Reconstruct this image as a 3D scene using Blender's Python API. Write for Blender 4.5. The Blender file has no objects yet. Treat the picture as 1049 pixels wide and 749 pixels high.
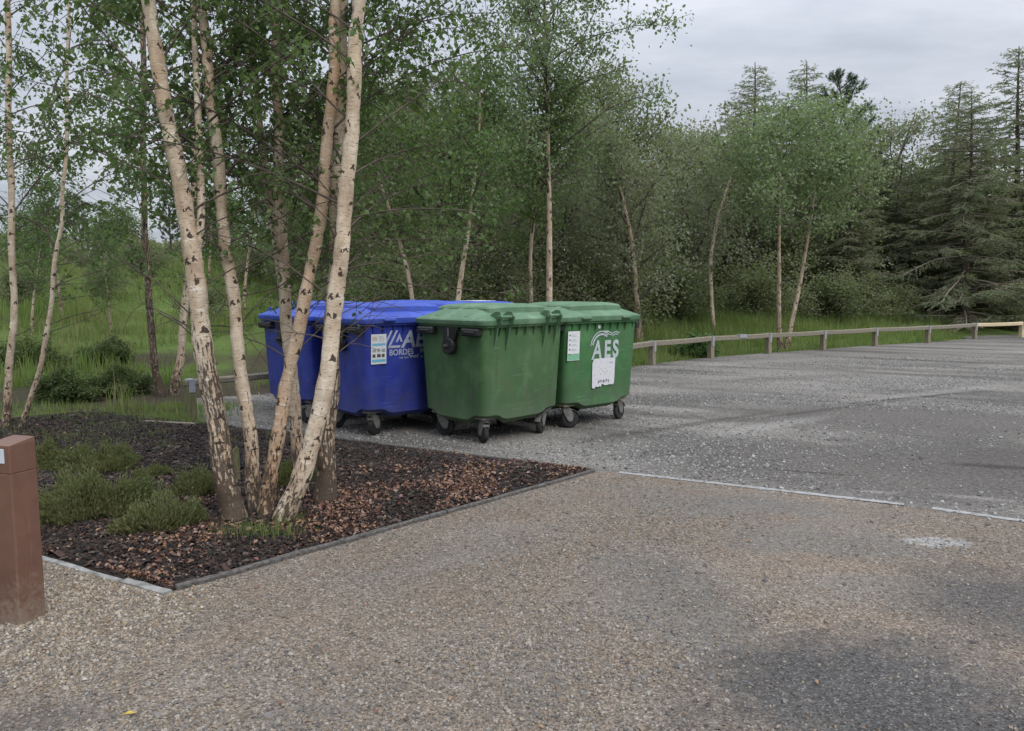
import bpy, math, random
import numpy as np
from mathutils import Vector, Matrix

R = math.radians
scene = bpy.context.scene
COL = scene.collection
rnd = random.Random(7)
NP = np.random.default_rng(11)

# ------------------------------------------------------------------ camera
F, CX, CY = 790.0, 524.5, 374.5          # focal length in photo pixels, picture centre
CAMZ = 1.75
PITCH = math.atan((CY - 296.0) / F)
cp, sp = math.cos(PITCH), math.sin(PITCH)

def ray(px, py):
    x = (px - CX) / F
    v = (CY - py) / F
    return Vector((x, cp + v * sp, -sp + v * cp))

def G(px, py, z=0.0):
    d = ray(px, py)
    t = (z - CAMZ) / d.z
    return Vector((0, 0, CAMZ)) + d * t

def P(px, py, Y):
    d = ray(px, py)
    return Vector((0, 0, CAMZ)) + d * (Y / d.y)

cam_d = bpy.data.cameras.new('camera')
cam = bpy.data.objects.new('camera', cam_d)
COL.objects.link(cam)
cam.location = (0, 0, CAMZ)
cam.rotation_euler = (math.pi / 2 - PITCH, 0, 0)
cam_d.sensor_width = 36
cam_d.lens = F / 1049 * 36
cam_d.clip_start = 0.05
cam_d.clip_end = 3000
scene.camera = cam

# ------------------------------------------------------------------ mesh helpers
class MB:
    """collects polygons, uv and material index"""
    def __init__(s):
        s.v = []; s.f = []; s.m = []; s.uv = []; s.sm = []
    def poly(s, pts, m=0, uv=None, smooth=False):
        b = len(s.v)
        s.v += [tuple(p) for p in pts]
        s.f.append(tuple(range(b, b + len(pts)))); s.m.append(m); s.sm.append(smooth)
        s.uv += uv if uv else [(0, 0)] * len(pts)
    def grid(s, rows, m=0, uvs=None, close=True, smooth=True):
        """rows: list of rings with the same number of points"""
        b = len(s.v); n = len(rows[0])
        for r in rows: s.v += [tuple(p) for p in r]
        for i in range(len(rows) - 1):
            for j in range(n if close else n - 1):
                k = (j + 1) % n
                s.f.append((b + i * n + j, b + i * n + k, b + (i + 1) * n + k, b + (i + 1) * n + j))
                s.m.append(m); s.sm.append(smooth)
                if uvs:
                    u0, v0 = uvs(i, j); u1, v1 = uvs(i, j + 1); u2, v2 = uvs(i + 1, j + 1); u3, v3 = uvs(i + 1, j)
                    s.uv += [(u0, v0), (u1, v1), (u2, v2), (u3, v3)]
                else:
                    s.uv += [(0, 0)] * 4
    def cap(s, ring, m=0, flip=False, smooth=False):
        s.poly(list(reversed(ring)) if flip else ring, m, None, smooth)
    def box(s, c, size, rot=None, m=0, bevel=0.0):
        x, y, z = [q / 2 for q in size]
        b = min(bevel, min(x, y, z) * .8)
        rows = []
        if b > 0:
            for (zz, ins) in ((-z, b), (-z + b, 0), (z - b, 0), (z, b)):
                X, Y = x - ins, y - ins
                bb = b if ins == 0 else b * .6
                rows.append([(-X + bb, -Y, zz), (X - bb, -Y, zz), (X, -Y + bb, zz), (X, Y - bb, zz),
                             (X - bb, Y, zz), (-X + bb, Y, zz), (-X, Y - bb, zz), (-X, -Y + bb, zz)])
        else:
            for zz in (-z, z):
                rows.append([(-x, -y, zz), (x, -y, zz), (x, y, zz), (-x, y, zz)])
        M = rot if rot else Matrix.Identity(3)
        c = Vector(c)
        rows = [[M @ Vector(p) + c for p in r] for r in rows]
        s.grid(rows, m, smooth=False)
        s.cap(rows[0], m, True); s.cap(rows[-1], m)
    def beam(s, a, b, w, h, m=0, bevel=.004):
        a = Vector(a); b = Vector(b); d = b - a
        L = d.length; x = d.normalized()
        y = Vector((0, 0, 1)).cross(x)
        if y.length < 1e-4: y = Vector((0, 1, 0))
        y.normalize(); z = x.cross(y)
        M = Matrix((x, y, z)).transposed()
        s.box((a + b) / 2, (L, w, h), M, m, bevel)
    def tube(s, pts, rad, n=7, m=0, cap=True, v0=0.0):
        pts = [Vector(p) for p in pts]
        rows = []; ln = [v0]
        ref = None
        for i, p in enumerate(pts):
            if i == 0: t = pts[1] - pts[0]
            elif i == len(pts) - 1: t = pts[-1] - pts[-2]
            else: t = pts[i + 1] - pts[i - 1]
            t.normalize()
            if ref is None:
                ref = Vector((0, 1, 0)) if abs(t.y) < .9 else Vector((1, 0, 0))
            a = (ref - t * ref.dot(t)).normalized(); ref = a
            b = t.cross(a)
            rows.append([p + (a * math.cos(2 * math.pi * j / n) + b * math.sin(2 * math.pi * j / n)) * rad[i] for j in range(n)])
            if i: ln.append(ln[-1] + (p - pts[i - 1]).length)
        s.grid(rows, m, uvs=lambda i, j: (2 * math.pi * j / n * max(rad[0], .01) * .85, ln[i]))
        if cap:
            s.cap(rows[0], m, True); s.cap(rows[-1], m)
    def lathe(s, prof, c, axis, n=20, m=0):
        """prof list of (r, h) along axis"""
        axis = Vector(axis).normalized(); c = Vector(c)
        a = axis.orthogonal().normalized(); b = axis.cross(a)
        rows = [[c + axis * h + (a * math.cos(2 * math.pi * j / n) + b * math.sin(2 * math.pi * j / n)) * r for j in range(n)] for r, h in prof]
        s.grid(rows, m)
        s.cap(rows[0], m, True); s.cap(rows[-1], m)
    def prism(s, outline, depth, M, m=0):
        """outline in local xy, extruded along local z (centred), placed by matrix M"""
        a = [M @ Vector((x, y, -depth / 2)) for x, y in outline]
        b = [M @ Vector((x, y, depth / 2)) for x, y in outline]
        s.grid([a, b], m, smooth=False); s.cap(a, m, True); s.cap(b, m)
    def mesh(s, name, mats):
        me = bpy.data.meshes.new(name)
        me.from_pydata(s.v, [], s.f)
        me.polygons.foreach_set('material_index', s.m)
        me.polygons.foreach_set('use_smooth', s.sm)
        uvl = me.uv_layers.new(name='UVMap')
        uvl.data.foreach_set('uv', np.array(s.uv, dtype=np.float32).ravel())
        for mt in (mats if isinstance(mats, (list, tuple)) else [mats]): me.materials.append(mt)
        me.update()
        return me

def raw_mesh(name, V, Fc, mats, mi=None, smooth=False):
    """V (N,3) array, Fc (M,k) array"""
    me = bpy.data.meshes.new(name)
    V = np.ascontiguousarray(V, dtype=np.float32); Fc = np.ascontiguousarray(Fc, dtype=np.int32)
    M, k = Fc.shape
    me.vertices.add(len(V)); me.vertices.foreach_set('co', V.ravel())
    me.loops.add(M * k); me.loops.foreach_set('vertex_index', Fc.ravel())
    me.polygons.add(M)
    me.polygons.foreach_set('loop_start', np.arange(0, M * k, k, dtype=np.int32))
    me.polygons.foreach_set('loop_total', np.full(M, k, dtype=np.int32))
    if mi is not None: me.polygons.foreach_set('material_index', np.asarray(mi, dtype=np.int32))
    me.polygons.foreach_set('use_smooth', np.full(M, smooth, dtype=bool))
    for mt in (mats if isinstance(mats, (list, tuple)) else [mats]): me.materials.append(mt)
    me.update(calc_edges=True)
    me.validate()
    return me

def link(name, me, parent=None, loc=None, rz=None):
    o = bpy.data.objects.new(name, me)
    COL.objects.link(o)
    if parent: o.parent = parent
    if loc is not None: o.location = loc
    if rz is not None: o.rotation_euler[2] = rz
    return o

def tag(o, label=None, cat=None, group=None, kind=None):
    if label: o['label'] = label
    if cat: o['category'] = cat
    if group: o['group'] = group
    if kind: o['kind'] = kind
    return o

def thing(name, label, cat, loc=(0, 0, 0), rz=0.0, group=None):
    o = bpy.data.objects.new(name, None)
    o.empty_display_size = .2
    COL.objects.link(o)
    o.location = loc; o.rotation_euler = (0, 0, rz)
    return tag(o, label, cat, group)

def copy_tree(root, loc, rz, label, group=None, sc=None):
    r = root.copy(); COL.objects.link(r)
    r.location = loc; r.rotation_euler = (0, 0, rz)
    if sc: r.scale = sc
    r['label'] = label
    if group: r['group'] = group
    for ch in list(root.children):
        c = ch.copy(); COL.objects.link(c); c.parent = r
        for g in list(ch.children):
            d = g.copy(); COL.objects.link(d); d.parent = c
    return r

def sstep(x):
    x = np.clip(x, 0, 1)
    return x * x * (3 - 2 * x)

# ------------------------------------------------------------------ materials
def new_mat(name):
    m = bpy.data.materials.new(name); m.use_nodes = True
    nt = m.node_tree
    return m, nt, nt.nodes['Principled BSDF'], nt.nodes['Material Output']

def nd(nt, t, **kw):
    n = nt.nodes.new(t)
    for k, v in kw.items():
        if k in n.inputs.keys(): n.inputs[k].default_value = v
        else: setattr(n, k, v)
    return n

def ramp(nt, fac, stops, interp='LINEAR'):
    n = nt.nodes.new('ShaderNodeValToRGB')
    n.color_ramp.interpolation = interp
    e = n.color_ramp.elements
    while len(e) < len(stops): e.new(.5)
    for i, (p, c) in enumerate(stops):
        e[i].position = p
        e[i].color = (c, c, c, 1) if isinstance(c, (int, float)) else (c[0], c[1], c[2], 1)
    nt.links.new(fac, n.inputs[0])
    return n.outputs[0]

def mix(nt, fac, a, b, mode='MIX'):
    n = nt.nodes.new('ShaderNodeMix'); n.data_type = 'RGBA'; n.blend_type = mode
    for k, val in ((0, fac), (6, a), (7, b)):
        sock = n.inputs[k]
        if isinstance(val, (int, float)): sock.default_value = val if k == 0 else (val, val, val, 1)
        elif isinstance(val, tuple): sock.default_value = (*val[:3], 1)
        else: nt.links.new(val, sock)
    return n.outputs[2]

def mth(nt, op, a, b=None, c=None):
    n = nt.nodes.new('ShaderNodeMath'); n.operation = op
    for i, val in enumerate((a, b, c)):
        if val is None: continue
        if isinstance(val, (int, float)): n.inputs[i].default_value = val
        else: nt.links.new(val, n.inputs[i])
    return n.outputs[0]

def noise(nt, vec, scale, detail=4, rough=.55, out=0):
    n = nd(nt, 'ShaderNodeTexNoise', Scale=scale, Detail=detail, Roughness=rough)
    if vec is not None: nt.links.new(vec, n.inputs['Vector'])
    return n.outputs[out]

def voro(nt, vec, scale, feature='F1', out='Distance', rnd_=1.0):
    n = nd(nt, 'ShaderNodeTexVoronoi', Scale=scale, Randomness=rnd_); n.feature = feature
    if vec is not None: nt.links.new(vec, n.inputs['Vector'])
    return n.outputs[out]

def mapping(nt, vec, scale=(1, 1, 1), loc=(0, 0, 0), rot=(0, 0, 0)):
    n = nt.nodes.new('ShaderNodeMapping')
    n.inputs['Scale'].default_value = scale; n.inputs['Location'].default_value = loc; n.inputs['Rotation'].default_value = rot
    nt.links.new(vec, n.inputs['Vector'])
    return n.outputs[0]

def bump(nt, h, strength, dist, bsdf, prev=None):
    n = nd(nt, 'ShaderNodeBump', Strength=strength, Distance=dist)
    nt.links.new(h, n.inputs['Height'])
    if prev: nt.links.new(prev, n.inputs['Normal'])
    if bsdf: nt.links.new(n.outputs[0], bsdf.inputs['Normal'])
    return n.outputs[0]

def pos(nt): return nt.nodes.new('ShaderNodeNewGeometry').outputs['Position']
def objc(nt): return nt.nodes.new('ShaderNodeTexCoord').outputs['Object']
def uvc(nt): return nt.nodes.new('ShaderNodeTexCoord').outputs['UV']
def island(nt): return nt.nodes.new('ShaderNodeNewGeometry').outputs['Random Per Island']

def leaf_mat(name, cols, trans=.35, rough=.55, spec=.25):
    m, nt, b, out = new_mat(name)
    r = island(nt)
    n = len(cols)
    c = ramp(nt, r, [(i / max(1, n - 1), cc) for i, cc in enumerate(cols)])
    p = objc(nt)
    c = mix(nt, ramp(nt, noise(nt, p, .9, 2), [(.35, 0.0), (.7, .55)]), c, tuple(q * 1.25 for q in cols[-1]))
    nt.links.new(c, b.inputs['Base Color'])
    b.inputs['Roughness'].default_value = rough
    b.inputs['Specular IOR Level'].default_value = spec
    t = nt.nodes.new('ShaderNodeBsdfTranslucent')
    nt.links.new(mix(nt, 1.0, c, (1.0, 1.15, .6), 'MULTIPLY'), t.inputs[0])
    ms = nt.nodes.new('ShaderNodeMixShader'); ms.inputs[0].default_value = trans
    nt.links.new(b.outputs[0], ms.inputs[1]); nt.links.new(t.outputs[0], ms.inputs[2])
    nt.links.new(ms.outputs[0], out.inputs[0])
    return m

M = {}
M['birch_leaf'] = leaf_mat('birch_leaf', [(.07, .115, .045), (.095, .15, .06), (.115, .175, .075), (.15, .205, .085)], .5)
M['birch_leaf_pale'] = leaf_mat('birch_leaf_pale', [(.12, .17, .08), (.15, .205, .10), (.18, .24, .125), (.22, .26, .17)], .45)
M['wood_leaf'] = leaf_mat('wood_leaf', [(.115, .135, .07), (.145, .168, .09), (.175, .195, .108), (.21, .215, .14)], .5)
M['willow_leaf'] = leaf_mat('willow_leaf', [(.14, .158, .095), (.175, .19, .125), (.205, .22, .155), (.25, .255, .205)], .5)
M['spruce_needle'] = leaf_mat('spruce_needle', [(.12, .155, .10), (.15, .185, .115), (.175, .205, .125), (.21, .22, .14)], .5, .6)
M['dead_needle'] = leaf_mat('dead_needle', [(.17, .155, .11), (.21, .19, .14), (.25, .225, .17)], .25, .8)
M['pine_needle'] = leaf_mat('pine_needle', [(.045, .075, .05), (.06, .095, .06), (.08, .11, .07)], .25, .5)
M['heather'] = leaf_mat('heather', [(.075, .10, .035), (.105, .135, .05), (.135, .16, .065), (.19, .165, .095)], .4, .7)
M['heather_green'] = leaf_mat('heather_green', [(.05, .085, .03), (.07, .11, .04), (.09, .13, .05), (.12, .135, .06)], .4, .7)
M['grass'] = leaf_mat('grass', [(.11, .18, .045), (.14, .215, .055), (.175, .245, .075), (.23, .255, .12)], .52, .6)
M['dry_grass'] = leaf_mat('dry_grass', [(.24, .20, .12), (.28, .24, .14), (.2, .19, .09)], .35, .7)
M['dock'] = leaf_mat('dock_leaf', [(.06, .12, .04), (.08, .145, .05), (.1, .17, .06)], .4, .5)

def m_birch(name, f0=.43, f1=.155, tone=1.0, sca=(8.0, 6.6), keepth=.39, tan=.6):
    m, nt, b, out = new_mat(name)
    uv = uvc(nt)
    ob = objc(nt)
    sep = nt.nodes.new('ShaderNodeSeparateXYZ'); nt.links.new(uv, sep.inputs[0])
    base = ramp(nt, noise(nt, mapping(nt, uv, (6, 3, 1)), 1.0, 5, .6), [(.25, tuple(q * tone for q in (.30, .215, .145))), (.5, tuple(q * tone for q in (.50, .41, .305))), (.75, tuple(q * tone for q in (.69, .63, .53)))])
    # orange weathering on patches
    base = mix(nt, ramp(nt, noise(nt, mapping(nt, uv, (3, 1.1, 1), (3, 7, 0)), 1, 3), [(.48, max(0, tan - .6)), (.68, tan)]), base, (.42, .26, .155))
    # fine horizontal lenticels
    ln = noise(nt, mapping(nt, uv, (16, 130, 1)), 1, 3, .6)
    base = mix(nt, ramp(nt, ln, [(.58, 0.0), (.64, .8)]), base, (.13, .08, .06))
    dash = noise(nt, mapping(nt, uv, (7, 52, 1), (4, 1, 0)), 1, 3, .55)
    base = mix(nt, ramp(nt, dash, [(.645, 0.0), (.67, .85)]), base, (.075, .05, .04))
    grim = noise(nt, mapping(nt, uv, (4, 2.2, 1), (8, 3, 0)), 1, 6, .7)
    base = mix(nt, ramp(nt, grim, [(.5, 0.0), (.72, .6)]), base, (.22, .165, .12))
    # peeling strips
    pl = noise(nt, mapping(nt, uv, (5, 28, 1), (9, 2, 0)), 1, 4)
    base = mix(nt, ramp(nt, pl, [(.60, 0.0), (.66, .35)]), base, (.8, .76, .7))
    # chevron branch scars
    sc = mapping(nt, uv, (sca[0], sca[1], 1))
    v = nt.nodes.new('ShaderNodeTexVoronoi'); v.voronoi_dimensions = '2D'; v.inputs['Scale'].default_value = 1; v.inputs['Randomness'].default_value = .85
    nt.links.new(sc, v.inputs['Vector'])
    df = nt.nodes.new('ShaderNodeVectorMath'); df.operation = 'SUBTRACT'
    nz = nt.nodes.new('ShaderNodeVectorMath'); nz.operation = 'ADD'
    ns = nd(nt, 'ShaderNodeTexNoise', Scale=3.0, Detail=3.0); nt.links.new(sc, ns.inputs['Vector'])
    nsc = nt.nodes.new('ShaderNodeVectorMath'); nsc.operation = 'SCALE'; nsc.inputs['Scale'].default_value = .62
    nt.links.new(ns.outputs['Color'], nsc.inputs[0])
    nt.links.new(sc, nz.inputs[0]); nt.links.new(nsc.outputs[0], nz.inputs[1])
    nt.links.new(nz.outputs[0], df.inputs[0]); nt.links.new(v.outputs['Position'], df.inputs[1])
    s2 = nt.nodes.new('ShaderNodeSeparateXYZ'); nt.links.new(df.outputs[0], s2.inputs[0])
    dx = mth(nt, 'ABSOLUTE', mth(nt, 'SUBTRACT', s2.outputs[0], .17))
    dy = mth(nt, 'SUBTRACT', s2.outputs[1], .17)
    band = mth(nt, 'ABSOLUTE', mth(nt, 'ADD', dy, mth(nt, 'MULTIPLY', dx, .42)))
    width = mth(nt, 'SUBTRACT', .115, mth(nt, 'MULTIPLY', dx, .34))
    scar = mth(nt, 'MULTIPLY', mth(nt, 'LESS_THAN', band, width), mth(nt, 'LESS_THAN', dx, .27))
    keep = mth(nt, 'GREATER_THAN', noise(nt, v.outputs['Position'], 7.3, 0), keepth)
    scar = mth(nt, 'MULTIPLY', scar, keep)
    col = mix(nt, mth(nt, 'MULTIPLY', scar, .93), base, (.035, .022, .018))
    # rough dark fissured foot: strongest at the ground
    fz = noise(nt, mapping(nt, uv, (34, 10, 1), (1, 5, 0)), 1, 7, .72)
    hgt = mth(nt, 'ADD', f0, mth(nt, 'MULTIPLY', mth(nt, 'MINIMUM', sep.outputs[1], 2.4), f1))
    hgt = mth(nt, 'ADD', hgt, mth(nt, 'MULTIPLY', mth(nt, 'SUBTRACT', noise(nt, mapping(nt, uv, (3, 1.3, 1)), 1, 2), .5), .22))
    fis = mth(nt, 'MULTIPLY', mth(nt, 'SUBTRACT', fz, hgt), 14)
    fis = mth(nt, 'MINIMUM', mth(nt, 'MAXIMUM', fis, 0.0), 1.0)
    col = mix(nt, mth(nt, 'MULTIPLY', fis, .9), col, (.05, .036, .028))
    nt.links.new(col, b.inputs['Base Color'])
    b.inputs['Roughness'].default_value = .75
    b.inputs['Specular IOR Level'].default_value = .2
    hh = mth(nt, 'SUBTRACT', mth(nt, 'ADD', mth(nt, 'MULTIPLY', pl, .4), mth(nt, 'MULTIPLY', scar, .8)), mth(nt, 'MULTIPLY', fis, 1.4))
    bump(nt, hh, .8, .012, b)
    return m
M['birch_bark'] = m_birch('birch_bark')
M['birch_bark_white'] = m_birch('birch_bark_white', .46, .15, 1.1, (8, 6.2), .36, .22)
M['birch_bark_tan'] = m_birch('birch_bark_tan', .44, .14, .9, (8, 6.2), .36, .95)
M['birch_bark_rough'] = m_birch('birch_bark_rough', .375, .12, .95, (6.5, 5.6), .42)
M['birch_bark_far'] = m_birch('birch_bark_far', .47, .05, .88, (4.5, 3.0), .36)
M['birch_bark_dark'] = m_birch('birch_bark_dark', .40, .045, .5, (5, 4), .40)

def m_simple(name, c1, c2, scale=6, rough=.7, bscale=None, bstr=.3, bdist=.005, stretch=(1, 1, 1), spec=.3, metal=0, lo=.35, hi=.65, coords='obj'):
    m, nt, b, out = new_mat(name)
    p = objc(nt) if coords == 'obj' else (pos(nt) if coords == 'pos' else uvc(nt))
    p = mapping(nt, p, stretch)
    n = noise(nt, p, scale, 6, .6)
    nt.links.new(ramp(nt, n, [(lo, c1), (hi, c2)]), b.inputs['Base Color'])
    b.inputs['Roughness'].default_value = rough
    b.inputs['Specular IOR Level'].default_value = spec
    b.inputs['Metallic'].default_value = metal
    if bscale: bump(nt, noise(nt, p, bscale, 5, .6), bstr, bdist, b)
    return m

M['dark_bark'] = m_simple('dark_bark', (.045, .036, .028), (.13, .105, .08), 14, .85, 30, .8, .02, (1, 1, .35))
M['grey_bark'] = m_simple('grey_bark', (.09, .08, .065), (.24, .215, .18), 10, .85, 30, .7, .015, (1, 1, .5))
M['twig'] = m_simple('twig_bark', (.05, .038, .03), (.13, .105, .085), 8, .8)
M['dead_twig'] = m_simple('dead_twig', (.10, .085, .065), (.22, .19, .15), 8, .85)
M['timber_grey'] = m_simple('weathered_timber', (.12, .105, .08), (.28, .25, .195), 5, .85, 18, .5, .006, (1.5, 6, 12), lo=.3, hi=.7)
M['timber_post'] = m_simple('post_timber', (.13, .11, .08), (.29, .25, .185), 6, .85, 18, .5, .006, (9, 9, 1.2), lo=.3, hi=.7)
M['timber_green'] = m_simple('algae_timber', (.09, .095, .045), (.2, .185, .10), 7, .9, 18, .5, .006, (9, 9, 1.2))
M['timber_new'] = m_simple('new_timber', (.45, .36, .22), (.62, .52, .36), 5, .75, 18, .3, .004, (1.5, 6, 9))
M['edging_dark'] = m_simple('edging_dark', (.05, .046, .042), (.15, .14, .128), 16, .9, 60, .9, .008, (2, 2, 4))
M['edging_pale'] = m_simple('edging_pale', (.13, .128, .12), (.31, .305, .29), 14, .9, 60, .8, .006)
M['galv'] = m_simple('galvanised_steel', (.34, .36, .39), (.52, .54, .58), 22, .45, spec=.5, metal=.6)
M['rubber'] = m_simple('rubber', (.012, .012, .013), (.035, .034, .033), 12, .75)
M['black_plastic'] = m_simple('black_plastic', (.012, .013, .013), (.03, .03, .03), 9, .5)
M['steel'] = m_simple('castor_steel', (.12, .118, .11), (.24, .235, .22), 14, .55, metal=.3)
M['rust'] = m_simple('rusty_plate', (.30, .24, .15), (.42, .36, .25), 25, .8)

def m_plastic(name, c, dirt, fade, rough=.36):
    m, nt, b, out = new_mat(name)
    p = objc(nt)
    n1 = noise(nt, p, 2.3, 5, .6)
    col = ramp(nt, n1, [(.3, c), (.75, fade)])
    # vertical water streaks and grime
    st = noise(nt, mapping(nt, p, (14, 14, .9)), 1, 4, .6)
    col = mix(nt, ramp(nt, st, [(.48, 0.0), (.72, .55)]), col, dirt)
    fd = noise(nt, mapping(nt, p, (1, 1, .7), (4, 2, 1)), 3.2, 6, .68)
    col = mix(nt, ramp(nt, fd, [(.5, 0.0), (.68, .6)]), col, tuple(q * 1.35 + .012 for q in fade))
    sp_ = noise(nt, p, 60, 3, .7)
    col = mix(nt, ramp(nt, sp_, [(.61, 0.0), (.70, .5)]), col, tuple(q * 1.5 for q in fade))
    # splashed dirt low on the sides
    sep = nt.nodes.new('ShaderNodeSeparateXYZ'); nt.links.new(p, sep.inputs[0])
    lo = mth(nt, 'SUBTRACT', noise(nt, p, 9, 5, .65), mth(nt, 'MULTIPLY', sep.outputs[2], .55))
    col = mix(nt, ramp(nt, lo, [(.12, 0.0), (.42, .55)]), col, tuple(q * .6 + .035 for q in dirt))
    for rot_, th_ in ((.35, .675), (-.6, .69), (1.45, .68)):
        sq = noise(nt, mapping(nt, p, (2.2, 2.2, 70), (rot_ * 3, 1, 2), (rot_ * .3, rot_, 0)), 1, 2, .5)
        msk = mth(nt, 'MULTIPLY', ramp(nt, sq, [(th_, 0.0), (th_ + .02, .32)]), ramp(nt, noise(nt, p, 3.5 + rot_, 2), [(.5, 0.0), (.6, 1.0)]))
        col = mix(nt, msk, col, tuple(min(1, q * 2.2 + .02) for q in fade))
    nt.links.new(col, b.inputs['Base Color'])
    nt.links.new(ramp(nt, st, [(.3, rough), (.8, rough + .25)]), b.inputs['Roughness'])
    b.inputs['Specular IOR Level'].default_value = .4
    bump(nt, noise(nt, p, 160, 3), .12, .002, b, bump(nt, noise(nt, p, 3.2, 2), .25, .03, None))
    return m
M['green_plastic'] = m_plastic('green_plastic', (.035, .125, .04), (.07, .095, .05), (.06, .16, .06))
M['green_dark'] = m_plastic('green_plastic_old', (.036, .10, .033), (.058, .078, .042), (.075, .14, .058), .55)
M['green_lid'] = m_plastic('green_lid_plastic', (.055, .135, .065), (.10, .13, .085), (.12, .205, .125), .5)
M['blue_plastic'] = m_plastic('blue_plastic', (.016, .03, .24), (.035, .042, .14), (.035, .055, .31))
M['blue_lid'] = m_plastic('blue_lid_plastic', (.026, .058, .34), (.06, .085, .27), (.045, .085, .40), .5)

def m_flat(name, c, rough=.6, var=.15, scale=40):
    a = tuple(q * (1 - var) for q in c); d = tuple(min(1, q * (1 + var)) for q in c)
    return m_simple(name, a, d, scale, rough)
M['white_print'] = m_flat('white_print', (.42, .47, .48))
M['white_print_blue'] = m_flat('white_print_blue', (.38, .41, .52))
M['paper'] = m_flat('paper', (.62, .63, .64), .6, .08)
M['print_grey'] = m_flat('print_grey', (.3, .32, .33))
M['print_dark'] = m_flat('print_dark', (.08, .07, .065))
M['print_blue'] = m_flat('print_blue', (.16, .42, .58))
M['print_green'] = m_flat('print_green', (.18, .42, .26))
M['print_orange'] = m_flat('print_orange', (.5, .42, .37))
def m_notice():
    m, nt, b, out = new_mat('scuffed_notice')
    p = objc(nt)
    n = noise(nt, p, 30, 5, .7)
    c = mix(nt, ramp(nt, n, [(.55, 0.0), (.68, .8)]), (.6, .6, .63), (.38, .34, .3))
    c = mix(nt, ramp(nt, noise(nt, p, 75, 3, .6), [(.64, 0.0), (.69, .9)]), c, (.2, .12, .07))
    nt.links.new(c, b.inputs['Base Color']); b.inputs['Roughness'].default_value = .6
    return m
M['notice'] = m_notice()
def m_bollard():
    m, nt, b, out = new_mat('brown_bollard_paint')
    p = objc(nt)
    c = ramp(nt, noise(nt, p, 5, 6, .65), [(.3, (.115, .055, .037)), (.7, (.165, .085, .058))])
    sep = nt.nodes.new('ShaderNodeSeparateXYZ'); nt.links.new(p, sep.inputs[0])
    spl = mth(nt, 'SUBTRACT', noise(nt, p, 34, 5, .7), mth(nt, 'MULTIPLY', sep.outputs[2], 1.1))
    c = mix(nt, ramp(nt, spl, [(.26, 0.0), (.5, .7)]), c, (.22, .18, .14))
    c = mix(nt, ramp(nt, noise(nt, mapping(nt, p, (60, 60, 4)), 1, 4, .6), [(.62, 0.0), (.72, .5)]), c, (.23, .16, .13))
    c = mix(nt, ramp(nt, noise(nt, p, 90, 3, .6), [(.66, 0.0), (.70, .6)]), c, (.3, .24, .2))
    nt.links.new(c, b.inputs['Base Color']); b.inputs['Roughness'].default_value = .5
    bump(nt, noise(nt, p, 220, 3), .15, .002, b)
    return m
M['bollard'] = m_bollard()
M['lamp_glass'] = m_simple('bollard_lens', (.42, .48, .54), (.55, .6, .66), 6, .25, spec=.5)

# bed and ground materials --------------------------------------------------
A = Vector((.69, .7238, 0)).normalized()            # along the bed's front edge
P0 = G(170, 608); P1 = G(608, 484); A = (P1 - P0).normalized()
LB0 = G(635, 484); LB1 = G(1049, 534)
B = (LB0 - LB1).normalized()           # along the white line, leftwards and away

def m_mulch():
    m, nt, b, out = new_mat('mulch_soil')
    p = pos(nt)
    n = noise(nt, p, 22, 6, .7)
    c = ramp(nt, n, [(.3, (.012, .009, .008)), (.55, (.035, .025, .02)), (.75, (.07, .045, .035))])
    nt.links.new(c, b.inputs['Base Color']); b.inputs['Roughness'].default_value = .95
    b.inputs['Specular IOR Level'].default_value = .15
    bump(nt, voro(nt, p, 34), .9, .03, b)
    return m
M['mulch'] = m_mulch()

def rnd_col(name, cols, rough=.8, spec=.25, bsc=None):
    m, nt, b, out = new_mat(name)
    n = len(cols)
    c = ramp(nt, island(nt), [(i / n, cc) for i, cc in enumerate(cols)], 'CONSTANT')
    c = mix(nt, .35, c, ramp(nt, noise(nt, pos(nt), 120, 3), [(.3, .1), (.7, .6)]), 'OVERLAY')
    nt.links.new(c, b.inputs['Base Color']); b.inputs['Roughness'].default_value = rough
    b.inputs['Specular IOR Level'].default_value = spec
    return m
M['chip'] = rnd_col('bark_chip', [(.013, .010, .009), (.02, .015, .013), (.045, .025, .02), (.026, .02, .018), (.06, .033, .026), (.016, .013, .012), (.09, .068, .055), (.02, .016, .014)], .75, .3)
M['fallen'] = rnd_col('fallen_leaf', [(.13, .065, .045), (.20, .11, .07), (.10, .05, .04), (.26, .16, .10), (.11, .07, .055), (.30, .17, .09), (.17, .08, .06), (.26, .16, .125), (.32, .22, .17)], .6)
M['stone'] = rnd_col('gravel_stone', [(.21, .175, .14), (.26, .225, .185), (.15, .13, .11), (.31, .28, .24), (.2, .16, .12), (.24, .195, .145), (.19, .18, .17), (.12, .112, .105)], .8)
M['stone_pale'] = rnd_col('pale_stone', [(.27, .22, .165), (.34, .29, .23), (.22, .18, .13), (.40, .36, .31), (.18, .15, .12), (.30, .23, .16)], .8)
M['stone_grey'] = rnd_col('grey_stone', [(.21, .205, .20), (.28, .275, .265), (.12, .118, .115), (.35, .345, .335), (.16, .156, .148), (.24, .232, .22)], .8)

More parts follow.
